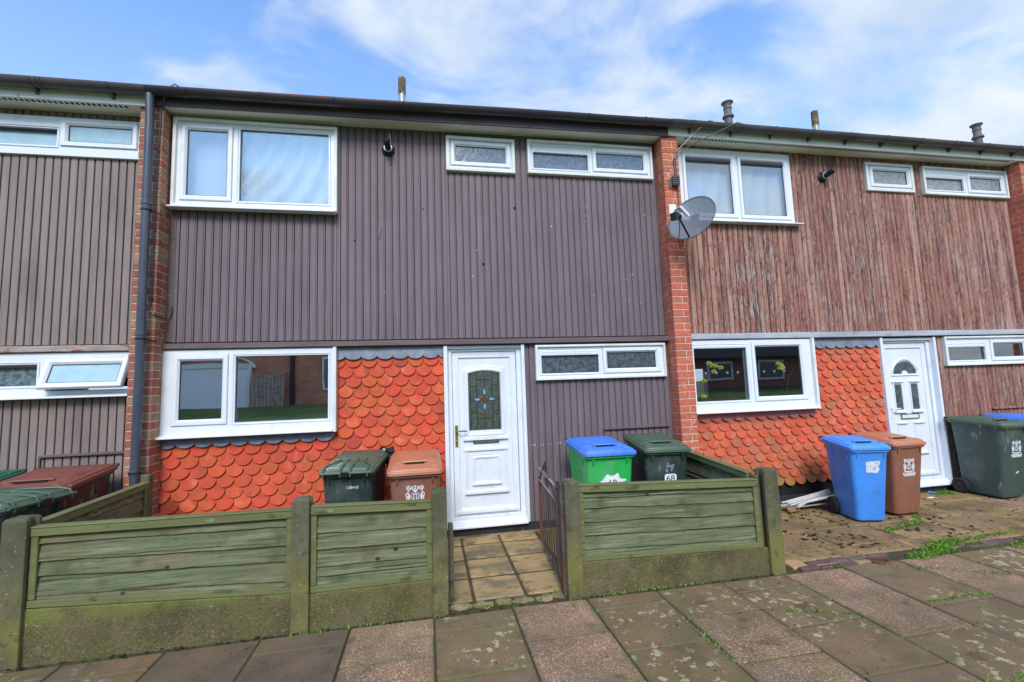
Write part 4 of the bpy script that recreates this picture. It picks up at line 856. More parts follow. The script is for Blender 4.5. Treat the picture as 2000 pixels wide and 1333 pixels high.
# ------------------------------------------------------------------ wheelie bins
def rr(w, d, r, z, yo=0, n=4, xo=0):
    pts = []
    for cx, cy, a0 in ((w/2-r, d/2-r, 0), (-w/2+r, d/2-r, PI/2), (-w/2+r, -d/2+r, PI), (w/2-r, -d/2+r, 1.5*PI)):
        for i in range(n+1):
            a = a0 + PI/2*i/n; pts.append((xo+cx+r*math.cos(a), yo+cy+r*math.sin(a), z))
    return pts
def crest(par, T, s, text=True):
    """white printed coat of arms: helmet, mantling, shield, two supporters and a scroll, s wide"""
    b = MB()
    def P(p): return [(q[0]*s, q[1]*s) for q in p]
    def poly(p): b.prism(P(p), lambda q, k: tuple(T @ Vector((q[0], q[1], .0006-.0006*k))))
    def ell(cx, cy, rx, ry, n=12): poly([(cx+rx*math.cos(2*PI*i/n), cy+ry*math.sin(2*PI*i/n)) for i in range(n)])
    def rib(pts, w):
        n = len(pts); lf, rt = [], []
        for i, p in enumerate(pts):
            a, c = pts[max(i-1,0)], pts[min(i+1,n-1)]; dx, dy = c[0]-a[0], c[1]-a[1]; L_ = math.hypot(dx,dy) or 1; ww = w*(.45+.55*math.sin(PI*(i+.6)/(n+.2)))
            lf.append((p[0]-dy/L_*ww, p[1]+dx/L_*ww)); rt.append((p[0]+dy/L_*ww, p[1]-dx/L_*ww))
        for i in range(n-1): poly([lf[i], rt[i], rt[i+1], lf[i+1]])
    arc = lambda cx, cy, r, a0, a1, n=8: [(cx+r*math.cos(R(a0+(a1-a0)*i/n)), cy+r*math.sin(R(a0+(a1-a0)*i/n))) for i in range(n+1)]
    rib(arc(0,-.08,.20,-170,-10), .028); rib([(-.20,-.02),(-.2,-.1)], .02); rib([(.20,-.02),(.2,-.1)], .02); poly([(-.21,.06),(.21,.06),(.21,.03),(-.21,.03)])
    poly([(-.09,-.20),(-.045,-.22),(-.045,-.02),(-.09,-.02)]); poly([(.045,-.22),(.09,-.20),(.09,-.02),(.045,-.02)])
    ell(-.1,.0,.03,.022); ell(.1,.0,.03,.022); ell(0,.0,.025,.025)
    ell(0,.17,.085,.075); ell(0,.31,.055,.05); ell(-.11,.40,.035,.03); ell(.11,.40,.035,.03); ell(0,.42,.045,.045); poly([(-.13,.245),(.13,.245),(.13,.225),(-.13,.225)])
    for sx in (-1, 1):
        rib([(sx*p[0], p[1]) for p in arc(.22,.22,.12,200,-30)], .03); rib([(sx*p[0], p[1]) for p in arc(.31,.34,.1,-120,120)], .034); rib([(sx*p[0], p[1]) for p in arc(.17,.32,.07,-90,140)], .022)
        ell(sx*.36,.40,.06,.05); rib([(sx*.30,.20),(sx*.38,.12),(sx*.33,.05)], .024)
        rib([(sx*.29,-.30),(sx*.33,-.16),(sx*.31,-.02),(sx*.36,.08)], .055); rib([(sx*.40,-.32),(sx*.43,-.18),(sx*.40,-.05)], .03); rib([(sx*.24,-.14),(sx*.29,-.06)], .024)
        ell(sx*.40,.06,.05,.035); rib([(sx*.45,-.10),(sx*.48,-.02),(sx*.45,.07)], .02); ell(sx*.36,-.33,.05,.025)
    for i in range(7):
        t = -.36+.12*i; ell(t, -.40-.05*(1-(t/.36)**2), .068, .045, 8)
    o = b.build('crest', m_print, par)
    if text:
        text_obj('ROCHDALE', .21*s, m_print, par, T @ Matrix.Translation((0,-.60*s,.0006)), bold=.004*s/.1*.3, sx=.95)
        text_obj('BOROUGH COUNCIL', .095*s, m_print, par, T @ Matrix.Translation((0,-.72*s,.0006)), bold=.001, sx=1.0)
    return o
def wheelie_bin(loc, rz, label, mats, w=.45, d=.70, h=.88, slope=.05, style='flat', bw_=.76, bd=.70, extras=None, rear=.35):
    """local frame: front toward -Y, origin on the ground under the middle of the rim"""
    h += .014
    root = thing('wheelie_bin', loc, label, 'wheelie bin', 'wheelie bins', rz)
    mb_, ml = mats[0], mats[1]
    sh = lambda pts, k=1: [(x, y, z + k*slope*(y/d+.5)) for x, y, z in pts]
    yb = (d - d*bd)/2*(1-2*rear)                   # how far the foot of the body sits behind the middle
    b = MB(); W0, D0 = w*bw_, d*bd; r0 = .045
    lev = []
    for t in (0, .015, .04, .3, .6, .93): 
        wid, dep = W0+(w*.93-W0)*t, D0+(d*.90-D0)*t; lev.append(sh(rr(wid-.02*(t == 0), dep-.02*(t == 0), r0, .012 + t*(h-.03), yb*(1-t)), t))
    lev += [sh(rr(w*.935, d*.905, r0, h-.045)), sh(rr(w*.985, d*.97, r0, h-.040)), sh(rr(w*.985, d*.97, r0, h-.012)), sh(rr(w*.94, d*.92, r0, h-.012))]
    b.loft(lev)
    fy = lambda z: -(yb*-(1-z/h) + (D0+(d*.90-D0)*z/h)/2)  # front face y at height z
    q = b
    for sx in (-1, 1):
        x = sx*w*.33; q.add([(x-.008,-d*.485,h-.045),(x+.008,-d*.485,h-.045),(x-.008,fy(h-.05)+.004,h-.045),(x+.008,fy(h-.05)+.004,h-.045),(x-.008,fy(h-.12)+.002,h-.12),(x+.008,fy(h-.12)+.002,h-.12)], [(0,1,3,2),(0,4,5,1),(0,2,4),(1,5,3),(2,3,5,4)])
        for yy in (-.22, .1): 
            xx = sx*(w*.45); q.box(xx-.012, xx+.012, yy*d/.7, yy*d/.7+.016, h-.11, h-.045)
    body = b.build('body', mb_, root, smooth=True, angle=38, bevel=.003)
    l = MB(); k = 1.03
    l.loft([sh(p) for p in (rr(w*.97,d*.96,r0,h-.010), rr(w*k,d*k,r0,h-.016), rr(w*k,d*k,r0,h+.012), rr(w*k-.012,d*k-.012,r0,h+.016), rr(w*k-.03,d*k-.03,r0,h+.018), rr(w*k-.04,d*k-.04,r0,h+.032), rr(w*k-.075,d*k-.06,r0*.8,h+.036,.0))])
    lid = l.build('lid', ml, root, smooth=True, angle=38, bevel=.003)
    zt = lambda y, e=.036: h + e + slope*(y/d+.5)
    if style == 'flat':       # raised plate with a grip slot near the front
        p = MB(); p.loft([sh(rr(w*.80,d*.60,.03,h+.034,.05*d)), sh(rr(w*.76,d*.56,.03,h+.046,.05*d)), sh(rr(w*.70,d*.5,.03,h+.048,.05*d))]); p.build('lid_plate', ml, lid, smooth=True, angle=38)
        p = MB(); y0 = -.23*d; p.loft([[(x, y0+dy, zt(y0,.0465)+dz) for x, dy, dz in ((-w*.26,-.02,0),(w*.26,-.02,0),(w*.22,.03,.006),(-w*.22,.03,.006))], [(x, y0+dy, zt(y0,.0465)+dz) for x, dy, dz in ((-w*.24,-.014,.012),(w*.24,-.014,.012),(w*.21,.02,.016),(-w*.21,.02,.016))]]); p.build('lid_grip', ml, lid, bevel=.003)
        MB().box(-w*.18, w*.18, y0-.035, y0-.022, zt(y0,.030), zt(y0,.0425)).build('grip_slot', m_gap, lid)
        for sx in (-1, 1): MB().loft([sh(rr(.07,.05,.02,h+.034,-.38*d,3,sx*w*.36)), sh(rr(.05,.035,.015,h+.044,-.38*d,3,sx*w*.36))]).build('lid_lug', ml, lid, smooth=True)
    else:                     # lid ribs running over the front edge to a lift bar
        p = MB(); p.loft([sh(rr(w*.86,d*.52,.03,h+.034,.16*d)), sh(rr(w*.82,d*.48,.03,h+.044,.16*d))]); p.build('lid_plate', ml, lid, smooth=True)
        p = MB(); p.loft([sh(rr(w*.60,d*.22,.05,h+.03,-.30*d)), sh(rr(w*.40,d*.12,.03,h+.05,-.27*d))]); p.build('lid_grip', ml, lid, smooth=True)
        for x in (-.40, -.09, .09, .40):
            xi = x*(.62 if abs(x) > .2 else 1); MB().tube([(xi*w,-.12*d,zt(-.12*d,.048)),(xi*w,-.22*d,zt(-.22*d,.052)),(x*w,-.40*d,zt(-.40*d,.046)),(x*w,-.515*d,zt(-.515*d,.034)),(x*w,-.535*d,zt(-.5*d,-.01)),(x*w,-.53*d,zt(-.5*d,-.03))], .008, 8).build('lid_rib', ml, lid, smooth=True)
        MB().tube([(-w*.47,-d*.53,h+.0),(w*.47,-d*.53,h+.0)], .011, 10).build('lift_bar', ml, lid, smooth=True)
        MB().box(-w*.07, w*.07, -d*.555, -d*.535, h-.03, h+.012).build('latch', m_black, lid, bevel=.003)
    q = MB(); yr = d*.5; zr = h+slope+.006
    q.tube([(-w*.40,yr+.03,zr),(w*.40,yr+.03,zr)], .012, 10); 
    for x in (-.36, .36, -.08, .08): q.box(x*w-.011, x*w+.011, yr-.03, yr+.04, zr-.03, zr+.014)
    q.build('rear_handle', mb_, body, bevel=.003)
    for sx in (-1, 1): MB().tube([(sx*w*.42,yr+.005,zr+.012),(sx*w*.50,yr+.005,zr+.012)], .013, 8).build('hinge_pin', m_black, body)
    wr = .092
    yw = yb + D0/2 - .01; MB().tube([(-W0*.5-.01,yw,wr),(W0*.5+.01,yw,wr)], .012, 8).build('axle', m_hub, body)
    for sx in (-1, 1):
        T = Matrix.Translation((sx*(W0*.5+.012), yw, wr)) @ Matrix.Rotation(PI/2*sx, 4, 'Y')
        t = MB(); t.lathe([(.052,-.006),(.056,-.014),(.080,-.018),(wr-.003,-.010),(wr,.0),(wr,.022),(wr-.003,.034),(.080,.040),(.058,.036),(.052,.028)], T, 26); wh = t.build('wheel', m_tyre, root, smooth=True, angle=40)
        u = MB(); u.lathe([(.0535,.006),(.0535,.026),(.046,.030),(.044,.012),(.02,.014),(.018,.034),(.001,.036)], T, 22)
        for i in range(6):
            a = 2*PI*i/6; u.tube([T @ Vector((.016*math.cos(a),.016*math.sin(a),.022)), T @ Vector((.047*math.cos(a),.047*math.sin(a),.024))], .007, 6)
        u.build('hub', m_hub, wh, smooth=True, angle=40)
    if extras: extras(root, body, lid, w, d, h, fy)
    return root
def face_T(x, z, fy, off=.003, tilt=None):
    dz = .05; sl = math.atan2(fy(z+dz)-fy(z-dz), 2*dz)     # the front leans outward to the top
    return Matrix.Translation((x, fy(z)-off, z)) @ Matrix.Rotation(PI/2 - sl*1.0, 4, 'X')
def sticker68(zc, x, torn):
    def ex(root, body, lid, w, d, h, fy):
        T = face_T(x, zc, fy, .0042)
        q = MB(); q.prism([(p[0], p[1]) for p in rr(.115,.115,.02,0)], lambda p, k: tuple(T @ Vector((p[0],p[1],.0012-.0012*k)))); s_ = q.build('number_sticker', m_sticker, root)
        text_obj('68', .085, m_ink, root, T @ Matrix.Translation((0,.012,.0018)), 'house_number')
        if torn:
            q = MB(); rng = random.Random(4); T2 = T @ Matrix.Translation((0,.02,-.0012)); pts = []
            for i in range(60):
                a = 2*PI*i/60; rx = .125*(.8+.3*mnoise.noise(Vector((math.cos(a)*2.5,math.sin(a)*2.5,3)))+(.22 if i % 9 < 4 and math.sin(a) > 0 else 0)); pts.append((rx*math.cos(a), .6*rx*math.sin(a)))
            q.prism(pts, lambda p, k: tuple(T2 @ Vector((p[0],p[1],.0008-.0008*k)))); q.build('torn_label', m_sticker, root)
        else:
            q = MB(); T2 = T @ Matrix.Translation((-.005,.11,-.0012)); rng = random.Random(8)
            for i in range(9): 
                cx, cy = rng.uniform(-.03,.03), rng.uniform(-.05,.05); q.prism([(cx+rng.uniform(.008,.02)*math.cos(2*PI*j/7), cy+rng.uniform(.008,.02)*math.sin(2*PI*j/7)) for j in range(7)], lambda p, k: tuple(T2 @ Vector((p[0],p[1],.0003+.00004*i-.0003*k))))
            q.build('label_remnant', m_galv, root)
    return ex
gb = lambda x, y: (x, y, g(y) + .004)
def crest_ex(zc, s, x=0, text=True, small=False):
    def ex(root, body, lid, w, d, h, fy):
        crest(root, face_T(x, zc, fy), s, text)
        if small:
            T = face_T(x+.005, zc-.30, fy); q = MB()
            q.prism([(-.03,.008),(-.015,-.006),(.0,.008),(.03,.014),(.008,-.012),(-.012,-.014)], lambda p, k: tuple(T @ Vector((p[0],p[1],.0006-.0006*k)))); q.build('small_mark', m_print, root)
            text_obj('BIN', .018, m_print, root, T @ Matrix.Translation((0,-.03,.0006))) if False else None
    return ex
def digits_ex(root, body, lid, w, d, h, fy):
    text_obj('128410', .034, m_print, root, face_T(.04, h-.13, fy), 'serial_number')
    for x in (-.035, .075): MB().box(x-.003, x+.003, fy(h-.4)-.006+.0, fy(h-.4)+.004, h-.48, h-.06).build('moulding_line', mb_line, root) if False else None
def worn_ex(root, body, lid, w, d, h, fy):
    T = face_T(.02, h-.20, fy); q = MB(); rng = random.Random(2); pts = [(-.07,.06),(.075,.07),(.07,.03),(.068,-.02),(.05,-.055),(.02,-.058),(-.02,-.05),(-.065,-.052)]
    q.prism(pts, lambda p, k: tuple(T @ Vector((p[0],p[1],.0008-.0008*k)))); q.build('worn_label', m_worn, root)

wheelie_bin(gb(1.64,-.66), R(-2), 'bright green bin with a flat blue lid and torn 68 label behind the right fence', (m_bgreen, m_lidblue), .49, .70, .885, .05, extras=sticker68(.615, .02, True))
wheelie_bin(gb(2.28,-.58), R(-8), 'dark green bin with a white 68 sticker between the green bin and brick pier', (m_bdark, m_lidgreen), .45, .72, .87, .055, extras=sticker68(.60, .03, False))
wheelie_bin(gb(-.64,-.62), R(-6), 'dark green bin with ribbed lid against the orange tiles left of the front door', (m_bdark, m_lidgreen), .445, .70, .865, .06, style='rib', extras=digits_ex)
wheelie_bin(gb(-.125,-.62), R(1), 'brown bin with a white crest just left of the leaded front door', (m_bbrown, m_lidbrown), .455, .70, .825, .075, extras=crest_ex(.655, .165, -.0, False))
wheelie_bin(gb(4.58,-.68), R(-14), 'sky blue bin with a worn white label standing on the open yard', (m_bblue, m_bblue), .41, .52, .755, .05, bw_=.70, extras=worn_ex)
wheelie_bin(gb(5.13,-.58), R(0), 'brown bin with a white crest behind the blue bin on the open yard', (m_bbrown, m_lidbrown), .44, .52, .755, .05, bw_=.74, extras=crest_ex(.54, .155, .0))
wheelie_bin(gb(6.875,-.38), R(2), 'dark green crested bin right of the white fan light door', (m_bdark2, m_lidgreen), .44, .60, .855, .05, bw_=.80, extras=crest_ex(.61, .16, .03, True, True))
wheelie_bin(gb(7.44,-.42), R(1), 'green bin with a blue lid at the right edge beyond the dark crested bin', (m_bgreen, m_lidblue), .44, .66, .86, .05, extras=None)
wheelie_bin(gb(-2.99,-1.20), R(82), 'dark green bin with ribbed lid behind the front left fence post', (m_bdark, m_lidgreen), .50, .76, .865, .03, style='rib')
wheelie_bin(gb(-3.06,-.55), R(2), 'maroon brown bin with a red brown lid by the drainpipe', (m_bred, m_lidred), .60, .70, .855, .07)
wheelie_bin(gb(-3.75,-.50), R(4), 'green lidded bin against the taupe boards at the far left', (m_bdark, m_farlid), .50, .70, .855, .06)
wheelie_bin(gb(-3.62,-1.62), R(88), 'dark bin cut off by the left edge in front of the maroon bin', (m_bdark, m_lidgreen), .48, .7, .80, .04, style='rib') if False else None
b = MB(); b.blob((-.40,-.34,-.60), .075, .06, .055, 0, 3, .6, 14, 9); b.blob((-.37,-.36,-.66), .05, .05, .06, 0, 5, .6, 12, 8)
tag(b.build('plastic_bag', m_bag, smooth=True, angle=25, origin=(-.40,-.34,-.68)), 'crumpled black plastic bag wedged between the ribbed dark bin and brown bin', 'bag')

# ------------------------------------------------------------------ things on the walls
dish = thing('satellite_dish', (2.93,-.22,1.9), 'grey mesh satellite dish on the brick pier beside the right bedroom window', 'satellite dish')
def build_dish():
    n = Vector((-.80,-.50,.33)).normalized(); Cc = Vector((2.965,-.46,1.825)); Rr = .272
    zx = n.cross(Vector((0,0,1))).normalized(); up = zx.cross(n).normalized()
    if up.z < 0: up = -up
    T = Matrix((zx, up, n)).transposed().to_4x4(); T.translation = Cc
    b = MB(); prof = [(Rr*t, -.065*(1-t*t)) for t in [i/10 for i in range(1, 11)]]
    back = [(r_+.0, h_-.004) for r_, h_ in prof[::-1]]
    b.lathe([(.001,-.065)] + prof + [(Rr+.004,.0),(Rr+.004,-.006)] + back + [(.001,-.069)], T, 40, cap=False); b.build('reflector', m_dish, dish, smooth=True, angle=50)
    b = MB(); b.lathe([(Rr-.003,-.003),(Rr+.006,-.003),(Rr+.006,.004),(Rr-.003,.004),(Rr-.003,-.003)], T, 40, cap=False); b.build('rim', m_vent, dish)
    foot = T @ Vector((.0,-Rr*.93,.0)); lnb = T @ Vector((.015,-.13,.25))
    b = MB(); b.tube([foot, lnb], .011, 8); b.build('arm', m_black, dish)
    dv = (Cc - lnb).normalized(); TT = Matrix.Translation(lnb) @ dv.to_track_quat('Z','Y').to_matrix().to_4x4()
    b = MB(); b.lathe([(.022,-.06),(.027,-.055),(.027,.0),(.036,.01),(.036,.035),(.027,.045)], TT, 14); b.box(-.034,.034,-.05,.03,-.105,-.05,0,TT); lo = b.build('receiver', m_black, dish, smooth=True, angle=40)
    b = MB(); b.lathe([(.0365,.022),(.039,.024),(.039,.036),(.0365,.038)], TT, 14); b.build('receiver_cap', m_sticker, lo)
    b = MB(); p = T @ Vector((0,0,-.07)); q = Vector((2.93,-.20,2.02))
    b.tube([p, p - n*.05, Vector((2.94,-.30,2.02)), q], .016, 10); b.box(2.855,2.945,-.200,-.1915,1.96,2.09); o = b.build('bracket', m_whitewood, dish, bevel=.002)
    b = MB(); b.box(-.05,.05,-.012,.09,-.082,-.07,0,T); b.box(-.008,.008,-.11,.12,-.0765,-.0705,0,T); b.build('back_plate', m_vent, dish)
    b = MB(); b.tube([lnb + Vector((0,0,-.03)), lnb + Vector((.01,0,-.12)), lnb + Vector((.05,.1,-.2)), Vector((2.93,-.24,1.56)), Vector((2.995,-.2,1.60)), Vector((2.995,-.197,1.95))], .005, 6); b.build('cable', m_black, dish)
build_dish()
jb = thing('junction_box', (2.95,-.2,2.36), 'small brown junction box on the brick pier above the satellite dish', 'junction box')
MB().box(2.905,2.992,-.255,-.198,2.305,2.425).build('box', m_fasciaM, jb, bevel=.006); MB().box(2.88,2.905,-.205,-.192,2.29,2.40).build('mounting_plate', m_vent, jb)
b = MB()
for z in (2.32,2.345,2.37,2.395): b.box(2.915,2.982,-.2575,-.2545,z,z+.006)
b.build('vent_slot', m_gap, jb)
c = MB(); c.tube([(2.985,-.20,1.95),(2.985,-.2,2.30)], .006); c.tube([(2.985,-.20,2.42),(2.98,-.2,2.66),(3.0,-.21,2.75),(3.2,-.27,2.95),(3.36,-.35,3.085),(3.44,-.32,3.10)], .006); c.tube([(2.96,-.20,2.42),(2.955,-.2,2.66),(3.05,-.22,2.76),(3.4,-.28,2.93),(3.74,-.36,3.085),(3.86,-.3,3.11)], .006)
tag(c.build('aerial_cable', m_gutterD, origin=(2.985,-.2,1.95)), 'dark aerial cables rising from the pier over the gutter', 'cable')
c = MB(); c.tube([(-2.30,-.20,3.02),(-2.36,-.35,3.02),(-2.44,-.34,2.97),(-2.548,-.2,2.85),(-2.552,-.2,2.5),(-2.56,-.2,2.0),(-2.556,-.2,1.2),(-2.56,-.198,.93),(-2.57,-.2,.86),(-2.535,-.21,.79),(-2.515,-.15,.775),(-2.51,-.05,.77),(-2.49,-.02,.78),(-2.475,-.014,.84),(-2.475,-.012,.90)], .0055)
for z in (2.4, 1.6, .93): c.box(-2.566,-2.546,-.208,-.19,z,z+.01)
tag(c.build('wall_cable', m_gutterD, origin=(-2.56,-.2,.93)), 'thin black cable clipped down the left brick pier', 'cable')

# ------------------------------------------------------------------ behind the glass
def curtain(x0, x1, z0, z1, y, label, sweep=0, amp=.022, k=26, seed=0):
    b = MB(); nx, nz = 120, 14; vs = []
    for j in range(nz+1):
        t = j/nz
        for i in range(nx+1):
            u = i/nx; ph = u + sweep*(t**1.6)*(1-u*.75)*.6
            yy = y + amp*(.45+.55*t)*(math.sin(ph*k + 1.5*mnoise.noise(Vector((ph*5,seed,0)))) + .5*mnoise.noise(Vector((ph*9,t*1.2,seed))))
            vs.append((x0+(x1-x0)*u, yy, z1+(z0-z1)*t))
    fs = [(j*(nx+1)+i, j*(nx+1)+i+1, (j+1)*(nx+1)+i+1, (j+1)*(nx+1)+i) for j in range(nz) for i in range(nx)]
    b.add(vs, fs); tag(b.build('curtain', m_curtain, smooth=True, angle=180, origin=((x0+x1)/2, y, z0)), label, 'curtain', 'net curtains')
curtain(-1.90,-.99,1.96,2.80,.10,'white net curtain with sweeping folds in the wide pane of the middle bedroom window', 1.0, .04, 34, 1)
curtain(-2.42,-1.94,1.96,2.80,.085,'white net curtain hanging flat in the narrow pane of the middle bedroom window', 0, .012, 9, 2)
curtain(3.12,4.72,2.02,2.86,.09,'white net curtain across the right bedroom window with dark vent strips', .2, .02, 44, 3)
def flowers(x, z0, label, blooms, seed):
    t = thing('flower_spray', (x,.16,z0), label, 'flowers', 'flower sprays behind the window'); r_ = random.Random(seed)
    b = MB(); b.tube([(x,.16,z0),(x+.01,.15,z0+.15),(x+.03,.14,z0+.32),(x+.12,.13,z0+.45)], .005); b.build('stem', m_stem, t)
    b = MB(); b.lathe([(.03,0),(.04,.03),(.03,.07),(.02,.1),(.024,.12)], Matrix.Translation((x,.16,z0-.03)), 14); b.build('vase', m_vent, t)
    for bx, bz in blooms:
        b = MB()
        for i in range(6):
            a = 2*PI*i/6; b.blob((bx+.022*math.cos(a), .13+.01*math.sin(a*2), bz+.016*math.sin(a)), .02, .012, .013, 0, seed+i, .3, 7, 5)
        b.build('bloom', m_flower, t, smooth=True)
flowers(3.36, -.36, 'yellow green flower spray at the left of the right living room window', [(3.34,-.21),(3.36,-.02),(3.48,.17),(3.53,.16),(3.44,.20),(3.60,.14),(3.50,.09)], 1)
flowers(4.52, -.36, 'yellow green flower spray at the right of the right living room window', [(4.42,.17),(4.46,.15),(4.44,.11),(4.48,.12)], 2)
b = MB(); b.box(6.96,7.12,.10,.12,.10,.27); tag(b.build('red_card', m_redbox, origin=(7.04,.11,.10), bevel=.004), 'red card standing inside the small lower window by the far right', 'card')
b = MB(); b.box(6.9,7.6,.09,.3,.06,.1); 

# ------------------------------------------------------------------ loose things on the yard
st = thing('plastic_strip_heap', (4.25,-.25,-1.52), 'heap of dirty white plastic strips fanned out behind the blue bin', 'plastic strips')
rs = random.Random(12)
for i in range(13):
    a = Vector((4.02+rs.uniform(-.04,.1), -.26+rs.uniform(-.12,.06), -1.505+.006*i)); e = Vector((4.62+rs.uniform(-.08,.05), -.14+rs.uniform(-.15,.1)-.012*i, -1.49+.013*i+rs.uniform(0,.03))); d = e-a; q = d.to_track_quat('X','Z').to_matrix().to_4x4(); T = Matrix.Translation(a) @ q @ Matrix.Rotation(rs.uniform(-.5,.5),4,'X')
    MB().box(0, d.length, -.018, .018, -.003, .003, 0, T).box(0, d.length, -.018, -.013, .003, .012, 0, T).build('strip', m_strip, st)
b = MB(); b.box(0,.16,-.02,.02,0,.025,0,Matrix.Translation((3.99,-.33,-1.527)) @ Matrix.Rotation(.2,4,'Z')); tag(b.build('timber_offcut', m_fenceedge, origin=(4.05,-.33,-1.527), bevel=.003), 'short orange timber offcut under the heap of plastic strips', 'wood')
dn = thing('drain', (3.66,-1.655,-1.56), 'round open drain with a terracotta rim in the kerb line', 'drain')
T = Matrix.Translation((3.665,-1.655,g(-1.655)))
MB().lathe([(.075,-.02),(.078,.012),(.068,.016),(.062,.010),(.06,-.02)], T, 24, cap=False).build('rim', m_terra, dn, smooth=True); MB().lathe([(.06,.0035),(.001,.0035)], T, 24, cap=False).build('grate', m_gap, dn)
q = MB()
for i in range(-2, 3): q.box(-.05,.05,i*.02-.003,i*.02+.003,.004,.008,0,T)
q.build('grate_bar', m_iron, dn)
b = MB(); b.blob((6.28,-.10,g(-.1)+.014), .045, .03, .012, 0, 2, .5, 10, 6); tag(b.build('wrapper', m_lidblue, smooth=True, origin=(6.28,-.1,g(-.1))), 'small blue plastic wrapper by the right front doorstep', 'litter')
b = MB(); b.blob((6.05,-.26,g(-.26)+.008), .05, .02, .006, 0, 4, .5, 10, 6); tag(b.build('paper_scrap', m_sticker, smooth=True, origin=(6.05,-.26,g(-.26))), 'scrap of white paper on the yard between the brown and dark green bins', 'litter')
b = MB(); b.box(.128,.165,-1.535,-1.50,-1.5,-.98); tag(b.build('stub_post', m_post, origin=(.146,-1.52,-1.52), bevel=.006), 'short mossy stub post behind the left gatepost', 'post')
# weeds, moss, grass: nobody could count them
def blades(name, areas, mat, seed, hmin, hmax, wd=.004):
    r_ = random.Random(seed); b = MB()
    for x0, y0, x1, y1, hw, n in areas:
        for _ in range(n):
            t = r_.random(); x = x0+(x1-x0)*t + r_.gauss(0, hw*.6); y = y0+(y1-y0)*t + r_.gauss(0, hw*.6)
            if y > -.03: continue
            z = (g(y) if y > -3.05 else lawn_z(y)) + .002; h = r_.uniform(hmin, hmax)*(.6+.6*r_.random()); a = r_.uniform(0, 2*PI); l = r_.uniform(.2, 1.1)*h; c, s_ = math.cos(a), math.sin(a); w = wd*r_.uniform(.6,1.4)
            p0, p1, p2 = Vector((x,y,z)), Vector((x+c*l*.35,y+s_*l*.35,z+h*.65)), Vector((x+c*l,y+s_*l,z+h)); n_ = Vector((-s_*w,c*w,0))
            b.add([p0-n_,p0+n_,p1+n_*.8,p1-n_*.8,p2], [(0,1,2,3),(3,2,4)])
    return b.build(name, mat)
tag(blades('weeds', [(3.98,-1.68,4.5,-1.60,.05,800),(4.30,-1.55,4.75,-1.45,.06,800),(4.7,-1.47,5.5,-1.42,.03,260),(4.42,-1.08,5.0,-.96,.025,420),(4.95,-.95,5.35,-.62,.03,160),(5.3,-.62,5.5,-.55,.05,260),(6.22,-.16,6.5,-.10,.06,420),(6.45,-.2,6.55,-.1,.05,120),
    (5.0,-1.72,5.6,-1.55,.05,300),(5.6,-1.5,7.0,-1.3,.05,500),(3.1,-1.69,3.3,-1.68,.015,50),(3.9,-.45,4.05,-.40,.03,50),(1.2,-1.66,2.1,-1.67,.012,90),(.9,-1.55,.97,-1.5,.03,70),(.04,-1.57,.1,-1.6,.03,60),(.25,-1.6,.6,-1.62,.012,60),(-.9,-1.68,-.3,-1.68,.012,40),(1.62,-2.1,1.64,-2.6,.006,50),(2.2,-2.11,2.75,-2.33,.008,60),(3.3,-2.3,3.8,-2.31,.01,80),(3.6,-1.75,4.4,-2.12,.01,60)], m_blade, 5, .008, .022, .005), kind='stuff', label='low green weeds sprouting between the slabs', cat='weeds')
tag(blades('grass', [(2.3,-3.1,5.5,-3.1,.05,2600),(2.6,-3.3,6.5,-3.3,.1,2600),(-1,-3.12,2.3,-3.12,.04,900),(-3,-3.5,4,-3.5,.2,2500)], m_blade, 6, .02, .05, .003), kind='stuff', label='short lawn grass at the edge of the paving', cat='grass')
b = MB(); r_ = random.Random(9)
def clump(x, y, s, z=None): b.blob((x, y, (g(y) if z is None else z)+s*.18), s*r_.uniform(.7,1.5), s*r_.uniform(.7,1.2), s*.42, 0, r_.random()*50, .6, 7, 4)
for _ in range(330):
    x = r_.uniform(2.98, 5.6); y = -r_.random()**.8*1.42-.04
    if mnoise.noise(Vector((x*1.7, y*2.3, 1))) < -.18: continue
    clump(x, y, r_.choice((.007,.009,.012,.016,.02)))
for _ in range(70): clump(r_.uniform(5.5,8), r_.uniform(-1.5,-.1), r_.choice((.006,.009,.013)))
for _ in range(160): clump(r_.uniform(-2.5,2.7), -1.655+r_.gauss(0,.012), r_.choice((.005,.007,.01)))
for _ in range(60): clump(r_.uniform(-3,4), r_.uniform(-2.9,-1.7), r_.choice((.004,.006)))
for bx, by, hw, hd, zz in ((4.58,-.68,.17,.22,.83),(5.13,-.58,.18,.22,.83)):
    for _ in range(13): 
        dy = r_.uniform(-hd, hd); clump(bx+r_.uniform(-hw,hw)+.2*dy, by+dy, r_.choice((.006,.008,.011)), g(by)+zz-.018+dy*.10)
tag(b.build('moss_debris', m_moss, smooth=True), kind='stuff', label='dark clumps of fallen roof moss scattered over the yard', cat='moss')

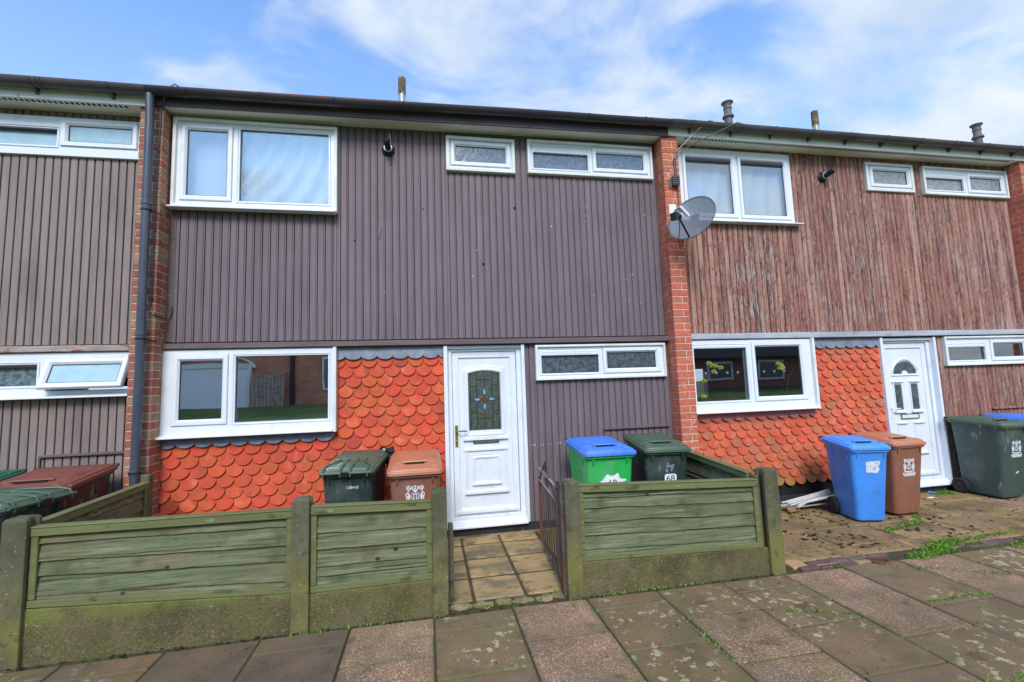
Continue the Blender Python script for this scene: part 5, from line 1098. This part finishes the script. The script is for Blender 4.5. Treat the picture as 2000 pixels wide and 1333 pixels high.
# ------------------------------------------------------------------ across the green (seen in the window reflections)
op = thing('opposite_house', (-7,-18,-.6), 'brown brick house with a white garage door across the lawn', 'house')
MB().box(-30,-1,-24,-18,-1.5,3.5).build('wall', m_oppbrick, op); MB().prism([(-17.6,3.5),(-21,5.2),(-24.4,3.5)], lambda p, k: (-30.4 if k == 0 else -.6, p[0], p[1])).build('roof', m_opproof, op)
MB().box(-10.9,-8.2,-17.99,-17.9,-.7,1.25).build('garage_door', m_white, op, bevel=.02); MB().ring((-11.1,-8.0,-.8,1.45),(-10.9,-8.2,-.8,1.25),-17.98,-17.85).build('door_frame', m_whitewood, op)
b = MB(); b.loft([[(-9.55+r_*math.cos(a), y, 1.25+.55*r_/1.6*math.sin(a)) for r_, y in ((1.72,-17.96),(1.60,-17.96),(1.60,-17.84),(1.72,-17.84))] for a in [PI*q/14 for q in range(15)]]); b.build('door_arch', m_white, op)
b = MB()
for q in range(9): b.box(-7.9+.16*q, -7.76+.16*q, -17.7, -17.66, -.75, .95+.05*math.sin(q*1.9))
tag(b.build('opposite_fence', m_oldwood, origin=(-7.2,-17.7,-.7)), 'pale timber fence beside the brown brick house across the lawn', 'fence')
MB().box(-6.3,-6.12,-17.99,-17.92,-.5,3.4).build('downpipe', m_black, op); MB().box(-4.9,-3.7,-17.99,-17.9,.1,1.7).build('window', m_whitewood, op); MB().box(-4.8,-3.8,-17.9,-17.88,.2,1.6).build('pane', m_obsG, op)
op2 = thing('opposite_house', (15,-18,-.6), 'low red boarded house with a dark roof across the lawn', 'house')
MB().box(5,30,-24,-18,-1.5,1.2).build('wall', m_oppclad, op2); MB().prism([(-17.4,1.15),(-21,3.6),(-24.6,1.15)], lambda p, k: (4.6 if k == 0 else 30.4, p[0], p[1])).build('roof', m_opproof, op2)
for x in (11.6, 15.2, 18.4): 
    w_ = MB().ring((x,x+1.6,-.1,.95),(x+.12,x+1.48,.02,.83),-17.99,-17.9).build('window', m_white, op2); MB().box(x+.12,x+1.48,-17.98,-17.95,.02,.83).build('pane', m_obsG, w_)
